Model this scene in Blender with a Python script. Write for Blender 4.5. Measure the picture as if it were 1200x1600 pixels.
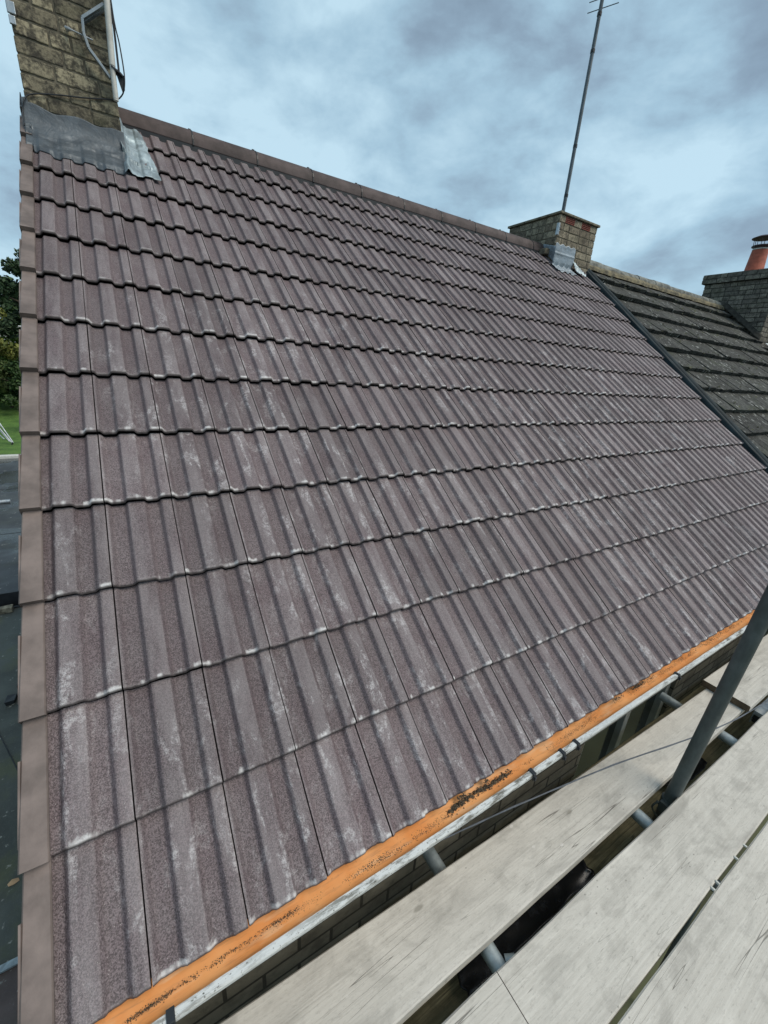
import bpy, math, random
from mathutils import Vector, Matrix
random.seed(7)
R_ = math.radians
# ------------------------------------------------------------------ clearing, camera, world, sun, exposure
for o in list(bpy.data.objects): bpy.data.objects.remove(o)
scn = bpy.context.scene
col = scn.collection
cam_d = bpy.data.cameras.new('camera'); cam = bpy.data.objects.new('camera', cam_d); col.objects.link(cam)
cam_d.sensor_fit = 'HORIZONTAL'; cam_d.sensor_width = 36.0; cam_d.lens = 634.8/1200*36
cam_d.clip_start = 0.02; cam_d.clip_end = 3000
YAW, TILT, ROLL = -0.56927, 1.22223, 0.07256
rot = Matrix.Rotation(YAW,3,'Z') @ Matrix.Rotation(TILT,3,'X') @ Matrix.Rotation(ROLL,3,'Z')
cam.matrix_world = Matrix.Translation((0.30422,-0.59913,1.25887)) @ rot.to_4x4()
scn.camera = cam
SUN_EL, SUN_AZ = 52, 140      # compass azimuth measured from +Y towards +X
w = bpy.data.worlds.new('World'); scn.world = w; w.use_nodes = True
wn = w.node_tree; wn.nodes.clear()
def WN(t, **k):
    n = wn.nodes.new(t)
    for a,b in k.items(): setattr(n,a,b)
    return n
w_out = WN('ShaderNodeOutputWorld'); w_bg = WN('ShaderNodeBackground')
sky = WN('ShaderNodeTexSky', sky_type='NISHITA', sun_disc=False)
sky.sun_elevation = R_(SUN_EL); sky.sun_rotation = R_(SUN_AZ)
w_bg.inputs['Strength'].default_value = 0.1
wn.links.new(w_bg.outputs[0], w_out.inputs[0])
def wmath(op, a, b=None, c=None):
    n = WN('ShaderNodeMath', operation=op)
    for i,v in enumerate((a,b,c)):
        if v is None: continue
        if isinstance(v,(int,float)): n.inputs[i].default_value = v
        else: wn.links.new(v, n.inputs[i])
    return n.outputs[0]
w_tc = WN('ShaderNodeTexCoord'); w_sep = WN('ShaderNodeSeparateXYZ'); wn.links.new(w_tc.outputs['Generated'], w_sep.inputs[0])
zz = wmath('MAXIMUM', wmath('ADD', w_sep.outputs[2], 0.18), 0.06)
cx = wmath('DIVIDE', w_sep.outputs[0], zz); cy = wmath('DIVIDE', w_sep.outputs[1], zz)
w_cmb = WN('ShaderNodeCombineXYZ'); wn.links.new(wmath('MULTIPLY', w_sep.outputs[0], 1.0), w_cmb.inputs[0]); wn.links.new(wmath('MULTIPLY', w_sep.outputs[1], 1.0), w_cmb.inputs[1]); wn.links.new(wmath('MULTIPLY', w_sep.outputs[2], 1.9), w_cmb.inputs[2])
def wnoise(scale, detail, rough, off, dist=0.0, st=(1,1,1)):
    mp = WN('ShaderNodeMapping'); mp.inputs['Location'].default_value = off; mp.inputs['Scale'].default_value = st
    mp.inputs['Rotation'].default_value = (0,0,R_(35))
    wn.links.new(w_cmb.outputs[0], mp.inputs[0])
    n = WN('ShaderNodeTexNoise'); n.inputs['Scale'].default_value = scale; n.inputs['Detail'].default_value = detail
    n.inputs['Roughness'].default_value = rough; n.inputs['Distortion'].default_value = dist
    wn.links.new(mp.outputs[0], n.inputs['Vector']); return n.outputs['Fac']
na = wnoise(1.5, 2, .5, (3.1,1.7,.4), .2); nb = wnoise(3.6, 6, .56, (7.3,2.2,.3), .2); nc = wnoise(11.0, 5, .55, (1.3,5.2,0), .3)
fac = wmath('ADD', wmath('ADD', wmath('MULTIPLY', na, .43), wmath('MULTIPLY', nb, .46)), wmath('MULTIPLY', nc, .13))
fac = wmath('ADD', fac, wmath('MULTIPLY', wmath('SUBTRACT', .45, w_sep.outputs[2]), .06))
w_rmp = WN('ShaderNodeValToRGB'); wn.links.new(fac, w_rmp.inputs[0])
cr = w_rmp.color_ramp; cr.elements[0].position = .40; cr.elements[0].color = (1.15,1.55,2.0,1)
cr.elements[1].position = .62; cr.elements[1].color = (3.3,4.55,5.25,1)
e = cr.elements.new(.475); e.color = (1.6,2.25,2.85,1)
e = cr.elements.new(.54); e.color = (2.25,3.35,4.1,1)
w_mix = WN('ShaderNodeMix', data_type='RGBA'); w_mix.inputs[0].default_value = 0.9
wn.links.new(sky.outputs[0], w_mix.inputs[6]); wn.links.new(w_rmp.outputs[0], w_mix.inputs[7])
wn.links.new(w_mix.outputs[2], w_bg.inputs['Color'])
sd = bpy.data.lights.new('sun','SUN'); sd.energy = 1.5; sd.angle = R_(40); sd.color = (1,.89,.76)
so = bpy.data.objects.new('sun', sd); col.objects.link(so)
az, el = R_(SUN_AZ), R_(SUN_EL)
sdir = Vector((math.sin(az)*math.cos(el), math.cos(az)*math.cos(el), math.sin(el)))
so.rotation_euler = (-sdir).to_track_quat('-Z','Y').to_euler(); so.location = (3,-6,12)
scn.view_settings.view_transform = 'Standard'; scn.view_settings.look = 'None'
scn.view_settings.exposure = 0.80; scn.view_settings.gamma = 1.0
scn.render.resolution_x = 768; scn.render.resolution_y = 1024
scn.render.engine = 'CYCLES'

# ------------------------------------------------------------------ node helpers
class NT:
    def __init__(s, name, rough=.8, metal=0.0, spec=.4):
        s.m = bpy.data.materials.new(name); s.m.use_nodes = True; s.t = s.m.node_tree
        s.b = s.t.nodes['Principled BSDF']
        s.b.inputs['Roughness'].default_value = rough; s.b.inputs['Metallic'].default_value = metal
        s.b.inputs['Specular IOR Level'].default_value = spec
        s._tc = None
    def n(s, t, **k):
        n = s.t.nodes.new(t)
        for a,b in k.items(): setattr(n,a,b)
        return n
    def lk(s, a, i):
        if isinstance(a,(int,float)): i.default_value = a
        elif isinstance(a,tuple): i.default_value = a if len(a)==len(i.default_value) else tuple(a)+(1,)
        else: s.t.links.new(a,i)
    def tc(s):
        if s._tc is None: s._tc = s.n('ShaderNodeTexCoord').outputs['Object']
        return s._tc
    def map(s, scale=(1,1,1), loc=(0,0,0), rot=(0,0,0), vec=None):
        m = s.n('ShaderNodeMapping'); m.inputs['Scale'].default_value = scale; m.inputs['Location'].default_value = loc
        m.inputs['Rotation'].default_value = rot; s.t.links.new(vec or s.tc(), m.inputs[0]); return m.outputs[0]
    def noise(s, scale, detail=3, rough=.55, vec=None, dist=0, out='Fac'):
        n = s.n('ShaderNodeTexNoise'); n.inputs['Scale'].default_value = scale; n.inputs['Detail'].default_value = detail
        n.inputs['Roughness'].default_value = rough; n.inputs['Distortion'].default_value = dist
        s.t.links.new(vec or s.tc(), n.inputs['Vector']); return n.outputs[out]
    def vor(s, scale, vec=None, feature='F1', out='Distance'):
        n = s.n('ShaderNodeTexVoronoi'); n.feature = feature; n.inputs['Scale'].default_value = scale
        s.t.links.new(vec or s.tc(), n.inputs['Vector']); return n.outputs[out]
    def math(s, op, a, b=0.0, c=0.0):
        n = s.n('ShaderNodeMath', operation=op)
        s.lk(a,n.inputs[0]); s.lk(b,n.inputs[1]); s.lk(c,n.inputs[2]); return n.outputs[0]
    def step(s, x, a, b, lo=0.0, hi=1.0):
        n = s.n('ShaderNodeMapRange'); n.interpolation_type='SMOOTHSTEP'
        s.lk(x,n.inputs[0]); n.inputs[1].default_value=a; n.inputs[2].default_value=b; n.inputs[3].default_value=lo; n.inputs[4].default_value=hi
        return n.outputs[0]
    def mix(s, f, a, b, mode='MIX'):
        n = s.n('ShaderNodeMix', data_type='RGBA', blend_type=mode)
        s.lk(f,n.inputs[0]); s.lk(a,n.inputs[6]); s.lk(b,n.inputs[7]); return n.outputs[2]
    def attr(s, name, out='Fac'):
        n = s.n('ShaderNodeAttribute'); n.attribute_name = name; return n.outputs[out]
    def color(s, c): s.lk(c, s.b.inputs['Base Color'])
    def bump(s, h, strength=.5, dist=.002):
        n = s.n('ShaderNodeBump'); n.inputs['Strength'].default_value = strength; n.inputs['Distance'].default_value = dist
        s.lk(h, n.inputs['Height']); s.t.links.new(n.outputs[0], s.b.inputs['Normal'])
    def rough(s, r): s.lk(r, s.b.inputs['Roughness'])

def plain(name, c, rough=.7, metal=0, var=.25, scale=12, bump=.0, bs=200):
    M = NT(name, rough, metal)
    f = M.noise(scale, 5, .6)
    d = tuple(x*(1-var) for x in c[:3]); l = tuple(min(1,x*(1+var)) for x in c[:3])
    M.color(M.mix(M.step(f,.3,.7), d, l))
    if bump: M.bump(M.noise(bs,3), bump, .002)
    return M.m

# --- concrete roof tile
def tile_mat():
    M = NT('granular_roof_tile', .62, 0, .5)
    rnd = M.attr('rnd'); hgt = M.attr('hgt'); nd = M.attr('nd')
    g1 = M.noise(300, 2, .65); g2 = M.noise(120, 3, .65)
    vc = M.vor(380, out='Color'); vs_ = M.n('ShaderNodeSeparateColor'); M.lk(vc, vs_.inputs[0]); vcell = vs_.outputs[0]
    gr = M.math('ADD', M.math('ADD', M.math('MULTIPLY', g1, .62), M.math('MULTIPLY', g2, .20)), M.math('MULTIPLY', vcell, .18))
    base = M.mix(M.step(gr,.38,.63), (.080,.065,.068), (.205,.171,.180))
    base = M.mix(M.step(M.noise(7,4,.6),.35,.68), base, M.mix(1.0, base, (.86,.80,.82), 'MULTIPLY'))
    # worn flat tops of the rolls
    topw = M.math('MULTIPLY', M.step(hgt,.75,1.0), M.step(M.noise(3.0,3,.6,M.map((6,1,1))), .3,.7))
    base = M.mix(M.math('MULTIPLY', topw,.40), base, (.33,.305,.31))
    tv = M.math('MULTIPLY_ADD', rnd, .30, .84)
    cmb = M.n('ShaderNodeCombineColor'); 
    for i in range(3): M.lk(tv, cmb.inputs[i])
    base = M.mix(1.0, base, cmb.outputs[0], 'MULTIPLY')
    # pale efflorescence, drawn out down the slope
    off = M.n('ShaderNodeCombineXYZ'); M.lk(M.math('MULTIPLY', rnd, 31.0), off.inputs[2])
    va = M.n('ShaderNodeVectorMath', operation='ADD'); M.lk(M.tc(), va.inputs[0]); M.lk(off.outputs[0], va.inputs[1])
    st = M.noise(1.0, 4, .62, M.map((24,8,1), vec=va.outputs[0]), .5)
    reg = M.noise(1.1, 2, .5, M.map((1,1,0),loc=(2.2,.6,0)))
    sq_ = M.n('ShaderNodeSeparateXYZ'); M.lk(M.tc(), sq_.inputs[0])
    ef = M.math('MULTIPLY', M.math('MULTIPLY', M.step(st,.50,.64), M.step(reg,.36,.56)), M.step(sq_.outputs[1], 2.0, 3.0, 1.0, .15))
    ef = M.math('MULTIPLY', ef, M.step(M.noise(70,5,.75),.40,.60,.10,1.0))
    ef = M.math('MULTIPLY', ef, M.math('MULTIPLY_ADD', hgt, .6, .4))
    ef = M.math('MULTIPLY', ef, M.step(gr,.30,.62,.35,1.0))
    base = M.mix(M.math('MULTIPLY', ef,.72), base, (.58,.57,.58))
    # chalky scuffs on the nose of each tile
    nn = M.noise(1.0, 2, .5, M.map((26,3,1), vec=va.outputs[0]))
    ndj = M.math('ADD', nd, M.math('MULTIPLY', M.noise(75,5,.75), .030))
    sp_ = M.n('ShaderNodeSeparateXYZ'); M.lk(M.tc(), sp_.inputs[0])
    low = M.step(M.math('ADD', sp_.outputs[1], M.math('MULTIPLY', M.math('SUBTRACT', reg, .5), 4.0)), 2.6, 1.5, .25, 1.0) if 0 else M.step(sp_.outputs[1], 1.7, 3.0, 1.0, .22)
    ns = M.math('MULTIPLY', M.math('MULTIPLY', M.step(ndj,.019,.029,1.0,0.0), low), M.step(nn,.50,.62))
    base = M.mix(M.math('MULTIPLY', ns,.80), base, (.70,.70,.70))
    nl = M.math('MULTIPLY', M.step(nd,.001,.009,1.0,0.0), M.step(M.noise(40,3),.42,.6))
    base = M.mix(M.math('MULTIPLY', nl,.28), base, (.42,.40,.40))
    # scattered light grit
    sp = M.step(M.vor(165),.10,.17,1.0,0.0); sp = M.math('MULTIPLY', sp, M.step(M.noise(28,3),.50,.62))
    base = M.mix(M.math('MULTIPLY', sp,.6), base, (.55,.52,.50))
    # shadow line under each course painted dark on nose and butt; joints dark too
    edge_shade = M.attr('edge'); base = M.mix(edge_shade, base, M.mix(M.noise(60,3), (.020,.017,.017), (.07,.058,.057)))
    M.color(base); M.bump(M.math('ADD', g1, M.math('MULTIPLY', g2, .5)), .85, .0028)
    return M.m
M_TILE = tile_mat()
M_RIDGE = plain('ridge_concrete', (.070,.054,.053), .7, 0, .35, 9, .4, 260)
M_VERGE = plain('verge_plastic', (.170,.138,.125), .6, 0, .30, 9, .15, 120)
M_DARK = plain('dark_felt', (.012,.012,.012), .9)
M_CLIP = plain('black_plastic', (.02,.024,.028), .45)

def old_tile_mat():
    M = NT('mossy_old_tile', .9)
    rnd = M.attr('rnd')
    n = M.noise(22,6,.7); n2 = M.noise(90,4,.7)
    c = M.mix(M.step(n,.3,.72), (.012,.013,.012), (.082,.086,.080))
    c = M.mix(M.math('MULTIPLY', M.step(n2,.5,.7),.5), c, (.13,.135,.12))
    c = M.mix(M.math('MULTIPLY', M.step(M.noise(5,4,.6),.5,.7),.5), c, (.045,.055,.032))
    tv = M.math('MULTIPLY_ADD', rnd, .6, .65); cmb = M.n('ShaderNodeCombineColor')
    for i in range(3): M.lk(tv, cmb.inputs[i])
    c = M.mix(1.0, c, cmb.outputs[0], 'MULTIPLY')
    l = M.math('MULTIPLY', M.step(M.vor(10, M.map((2.6,1,1))),.16,.24,1,0), M.step(M.noise(3.5,3),.47,.54))
    c = M.mix(M.math('MULTIPLY', l,.85), c, (.50,.52,.50))
    l2 = M.step(M.vor(44),.10,.2,1,0); c = M.mix(M.math('MULTIPLY', l2,.45), c, (.28,.29,.25))
    M.color(c); M.bump(M.math('ADD', n, n2), .9, .006)
    return M.m
M_OLD = old_tile_mat()

def brick_mat(name, pale, dark, soot, moss=.3):
    M = NT(name, .9)
    rnd = M.attr('rnd')
    n = M.noise(15,5,.65); n2 = M.noise(60,5,.7); n3 = M.noise(3.5,4,.6, M.map((1,1,2.2)))
    c = M.mix(M.step(rnd,0,1), dark, pale)
    c = M.mix(M.math('MULTIPLY', M.step(n2,.35,.7),.55), c, tuple(x*.45 for x in dark))
    c = M.mix(M.math('MULTIPLY', M.step(n,.42,.62), soot), c, (.035,.033,.028))
    c = M.mix(M.math('MULTIPLY', M.step(n3,.50,.66), moss), c, (.075,.085,.035))
    c = M.mix(M.math('MULTIPLY', M.step(M.vor(70),.12,.2,1,0),.35), c, (.03,.03,.028))
    M.color(c); M.bump(M.math('ADD', n2, M.math('MULTIPLY', M.noise(220,3),.5)), .9, .005)
    return M.m
M_BR1 = brick_mat('sooty_stock_brick', (.46,.41,.28), (.19,.17,.12), .85, .25)
M_BR2 = brick_mat('buff_brick', (.38,.34,.25), (.20,.17,.125), .6, .15)
M_BR3 = brick_mat('grey_weathered_brick', (.30,.28,.23), (.15,.14,.12), .6, .25)
M_MORT = plain('old_mortar', (.12,.11,.082), .95, 0, .45, 30, .8, 120)
M_MORT3 = plain('dark_mortar', (.045,.043,.036), .95, 0, .4, 20, .8, 100)
M_TERRA = plain('terracotta', (.32,.085,.05), .75, 0, .25, 14, .3, 120)
M_RED = plain('red_airbrick', (.19,.055,.042), .8, 0, .3, 30, .3, 120)
M_SLAB = plain('weathered_concrete_slab', (.17,.16,.12), .9, 0, .5, 18, .8, 90)

def lead_mat(name, c, k=.3):
    M = NT(name, .5, .35, .5)
    n = M.noise(8,5,.65, dist=.8); n2 = M.noise(35,4,.7, M.map((1,1,1)))
    a = M.mix(M.step(n,.32,.68), tuple(x*(1-k) for x in c), tuple(min(1,x*(1+k)) for x in c))
    a = M.mix(M.math('MULTIPLY', M.step(n2,.60,.75),.18), a, (.5,.55,.57))
    M.color(a); M.rough(M.step(n2,.2,.8,.35,.7)); M.bump(M.math('ADD',n,M.math('MULTIPLY',n2,.3)), .6, .008)
    return M.m
M_LEAD = lead_mat('lead_sheet', (.088,.108,.125), .22)
M_LEAD2 = lead_mat('pale_crinkled_lead', (.30,.37,.40), .35)
M_LEAD3 = lead_mat('soft_lead', (.24,.29,.33), .25)

def galv(name, c, metal=.6, rough=.45):
    M = NT(name, rough, metal, .5)
    n = M.noise(40,4,.6, M.map((1,1,.4))); n2 = M.noise(9,4,.6)
    a = M.mix(M.step(n,.3,.7), tuple(x*.7 for x in c), c)
    a = M.mix(M.math('MULTIPLY', M.step(n2,.52,.7),.30 if metal>.3 else .05), a, (.6,.62,.6))
    M.color(a); M.rough(M.step(n2,.3,.7,rough-.1,rough+.2)); M.bump(M.noise(180,3), .15, .001)
    return M.m
M_GALV = galv('galvanised_tube', (.40,.47,.49))
M_POLE = galv('dull_steel_tube', (.085,.104,.100), .25, .55)
M_STRAP = galv('zinc_bracket', (.26,.31,.34), .6, .45)
M_ALU = galv('aluminium', (.45,.5,.53), .7, .4)
M_MAST = galv('weathered_mast', (.13,.165,.19), .3, .6)
M_WHITE = plain('off_white_plastic', (.55,.56,.52), .5, 0, .12, 20)
M_CABLE = plain('grey_cable', (.10,.115,.135), .6, 0, .2, 40)

def wood_mat(name, pale, dark, blot=.4, seed=0, green=0.0):
    M = NT(name, .85)
    rnd = M.attr('rnd')
    off = M.n('ShaderNodeCombineXYZ'); M.lk(M.math('MULTIPLY', rnd, 17.0+seed), off.inputs[0]); M.lk(M.math('MULTIPLY', rnd, 3.0), off.inputs[2])
    va = M.n('ShaderNodeVectorMath', operation='ADD'); M.lk(M.tc(), va.inputs[0]); M.lk(off.outputs[0], va.inputs[1]); v = va.outputs[0]
    gr = M.noise(1.0, 6, .65, M.map((2.0,110,40), vec=v), .6)
    bl = M.noise(1.0, 5, .6, M.map((3.2,8,5), vec=v), .8)
    fi = M.noise(170, 4, .7, M.map((.35,1,1), vec=v))
    c = M.mix(M.step(gr,.25,.78), dark, pale)
    b2 = M.noise(1.0, 6, .65, M.map((9,16,9), vec=v), .6)
    c = M.mix(M.math('MULTIPLY', M.step(bl,.50,.70), blot), c, tuple(x*.5 for x in dark))
    c = M.mix(M.math('MULTIPLY', M.step(b2,.48,.66), .38), c, tuple(x*.62 for x in dark))
    c = M.mix(M.math('MULTIPLY', M.step(bl,.46,.30), .35), c, tuple(min(1,x*1.25) for x in pale))
    c = M.mix(M.math('MULTIPLY', M.step(fi,.52,.70),.35), c, tuple(x*.55 for x in dark))
    # splits and saw scratches
    cr_ = M.noise(1.0, 1, .4, M.map((.9,40,10), vec=v), .0)
    ck = M.step(M.math('ABSOLUTE', M.math('SUBTRACT', cr_, .5)), .0, .006, 1, 0)
    ck = M.math('MULTIPLY', ck, M.step(M.noise(1.0,2,.5,M.map((2.2,7,1),vec=v)),.50,.58))
    c = M.mix(M.math('MULTIPLY', ck,.65), c, (.07,.062,.05))
    for i,(ang,sc) in enumerate(((28,(2.2,46,1)),(-12,(2.0,60,1)))):
        s1 = M.noise(1.0, 0, .4, M.map(sc, loc=(i*3.3,i*1.7,0), rot=(0,0,R_(ang)), vec=v))
        sk = M.step(M.math('ABSOLUTE', M.math('SUBTRACT', s1, .5)), .0, .0045, 1, 0)
        sk = M.math('MULTIPLY', sk, M.step(M.noise(7.0,2,.5,M.map((1,1,1),loc=(i,5+i,0),vec=v)),.57,.62))
        c = M.mix(M.math('MULTIPLY', sk,.5), c, (.12,.115,.10))
    for q_,(sc_,lo_) in enumerate(((16,.0),(38,.0))):
        sx = M.step(M.vor(sc_, M.map((.8,1.3,1), loc=(q_,q_*2,0), vec=v)),.07,.13,1,0)
        sx = M.math('MULTIPLY', sx, M.step(M.noise(5.0,3,.6,M.map((1,1,1),loc=(9+q_,0,0),vec=v)),.55,.60))
        c = M.mix(M.math('MULTIPLY', sx,.5), c, ((.10,.095,.08) if q_ else (.72,.70,.66)))
    kn = M.step(M.vor(1.0, M.map((2.2,6.5,1), vec=v)),.030,.055,1,0)
    c = M.mix(M.math('MULTIPLY', kn,.5), c, (.16,.15,.12))
    if green: c = M.mix(M.math('MULTIPLY', M.step(M.noise(6,4,.6),.4,.65), green), c, (.07,.08,.035))
    M.color(c); M.bump(M.math('SUBTRACT', M.math('ADD', gr, M.math('MULTIPLY', fi,.5)), M.math('MULTIPLY',ck,1.5)), .45, .0025)
    return M.m
M_BOARD = wood_mat('weathered_scaffold_board', (.62,.60,.545), (.51,.49,.44), .48)
M_BEND = wood_mat('brown_board_end', (.17,.12,.07), (.08,.055,.035), .5, 5)
M_OLDB = wood_mat('mossy_old_board', (.50,.44,.27), (.17,.15,.09), .5, 9, .3)

def orange_mat():
    M = NT('orange_gutter_lining', .5, 0, .5)
    n = M.noise(5,4,.6); n2 = M.noise(60,4,.7)
    c = M.mix(M.step(n,.3,.7), (.74,.27,.07), (.84,.40,.15))
    s = M.math('MULTIPLY', M.step(n2,.58,.7), M.step(M.noise(9,3),.5,.65))
    c = M.mix(M.math('MULTIPLY', s,.35), c, (.30,.12,.05))
    d_ = M.math('MULTIPLY', M.step(M.noise(1,5,.7,M.map((7,60,1))),.50,.66), .5)
    c = M.mix(d_, c, (.42,.20,.09))
    c = M.mix(M.math('MULTIPLY', M.step(M.noise(1,4,.6,M.map((5,30,1),loc=(3,1,0))),.54,.66), .5), c, (.80,.52,.30))
    M.color(c); M.bump(M.noise(30,3), .2, .002); return M.m
M_ORANGE = orange_mat()
def lip_mat():
    M = NT('flaking_white_gutter_paint', .55, 0, .4)
    n = M.noise(1,5,.7, M.map((16,90,90))); reg = M.noise(1.2,2,.5)
    c = M.mix(M.math('MULTIPLY', M.step(n,.44,.62), M.step(reg,.42,.58,.25,1)), (.66,.69,.68), (.17,.165,.14))
    c = M.mix(M.step(M.noise(140,3),.60,.72), c, (.10,.10,.085))
    M.color(c); M.bump(n, .4, .002); return M.m
M_LIP = lip_mat()
def gutter_out_mat():
    M = NT('grimy_gutter_outside', .7)
    c = M.mix(M.step(M.noise(1,5,.6,M.map((14,14,50))),.35,.65), (.075,.085,.075), (.20,.20,.17))
    M.color(c); return M.m
M_GOUT = gutter_out_mat()

def wall_mat(name, c1, c2, cm, bw=.225, rh=.075, ms=.012):
    M = NT(name, .9)
    s = M.n('ShaderNodeSeparateXYZ'); M.lk(M.tc(), s.inputs[0]); cb = M.n('ShaderNodeCombineXYZ')
    M.lk(M.math('ADD', s.outputs[0], s.outputs[1]), cb.inputs[0]); M.lk(s.outputs[2], cb.inputs[1])
    b = M.n('ShaderNodeTexBrick'); M.lk(cb.outputs[0], b.inputs['Vector']); b.inputs['Scale'].default_value = 1.0
    b.inputs['Brick Width'].default_value = bw; b.inputs['Row Height'].default_value = rh; b.inputs['Mortar Size'].default_value = ms/2
    b.inputs['Color1'].default_value = c1+(1,); b.inputs['Color2'].default_value = c2+(1,); b.inputs['Mortar'].default_value = cm+(1,)
    n = M.noise(14,5,.65); c = M.mix(M.math('MULTIPLY', M.step(n,.4,.7),.6), b.outputs[0], tuple(x*.35 for x in c2))
    M.color(c); M.bump(M.math('ADD', M.math('MULTIPLY', b.outputs['Fac'],-1.0), M.math('MULTIPLY',M.noise(80,4),.5)), .8, .006)
    return M.m
M_WALL = wall_mat('buff_brick_wall', (.25,.235,.19), (.16,.15,.12), (.05,.048,.04))
M_FASCIA = plain('grimy_fascia', (.10,.10,.085), .8, 0, .3, 20)
M_FRAME = plain('pale_window_frame', (.42,.44,.43), .5, 0, .12, 10)
M_GLASS = NT('window_glass', .08, 0, .8); M_GLASS.color((.012,.016,.02)); M_GLASS = M_GLASS.m
M_BIN = NT('black_polythene', .25, 0, .6); M_BIN.color(M_BIN.mix(M_BIN.step(M_BIN.noise(30,4),.5,.8), (.008,.010,.014), (.03,.035,.045))); M_BIN.bump(M_BIN.noise(14,3,.5,dist=.4), .35, .006); M_BIN = M_BIN.m

def felt_mat(name, c, green=.3, wet=.0):
    M = NT(name, .75)
    n = M.noise(1.6,5,.6); n2 = M.noise(90,3,.7)
    a = M.mix(M.step(n,.3,.7), tuple(x*.65 for x in c), tuple(x*1.3 for x in c))
    a = M.mix(M.math('MULTIPLY', M.step(M.noise(2.3,4,.6),.46,.66), green), a, (.085,.10,.055))
    a = M.mix(M.math('MULTIPLY', M.step(M.noise(11,4,.7),.62,.70), .6), a, (.35,.37,.34))
    a = M.mix(M.math('MULTIPLY', M.step(n2,.55,.7),.3), a, (.14,.15,.14))
    M.color(a)
    if wet: M.rough(M.step(M.noise(.8,3,.5,M.map((1,1,1),loc=(4,2,0))),.50,.56,.75,.12))
    M.bump(n2, .5, .003); return M.m
M_FELT = felt_mat('grey_roofing_felt', (.048,.058,.066), .1, 1)
M_FELT2 = felt_mat('mossy_green_felt', (.065,.078,.072), .75)
M_FELT3 = felt_mat('brown_mineral_felt', (.105,.085,.082), .15)
def grass_mat():
    M = NT('lawn_grass', .9)
    c = M.mix(M.step(M.noise(1.5,5,.65),.3,.7), (.045,.11,.018), (.10,.20,.035))
    c = M.mix(M.math('MULTIPLY', M.step(M.noise(14,4,.7),.5,.7),.5), c, (.20,.24,.08))
    M.color(c); M.bump(M.noise(20,4), 1, .05); return M.m
M_GRASS = grass_mat()
M_EARTH = plain('ground_earth', (.08,.09,.05), .95, 0, .4, .4)
def leaf_mat(name, a, b):
    M = NT(name, .7); M.color(M.mix(M.attr('rnd'), a, b)); M.b.inputs['Transmission Weight'].default_value = 0; return M.m
M_BARK = plain('bark', (.07,.055,.04), .95, 0, .4, 10)

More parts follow.
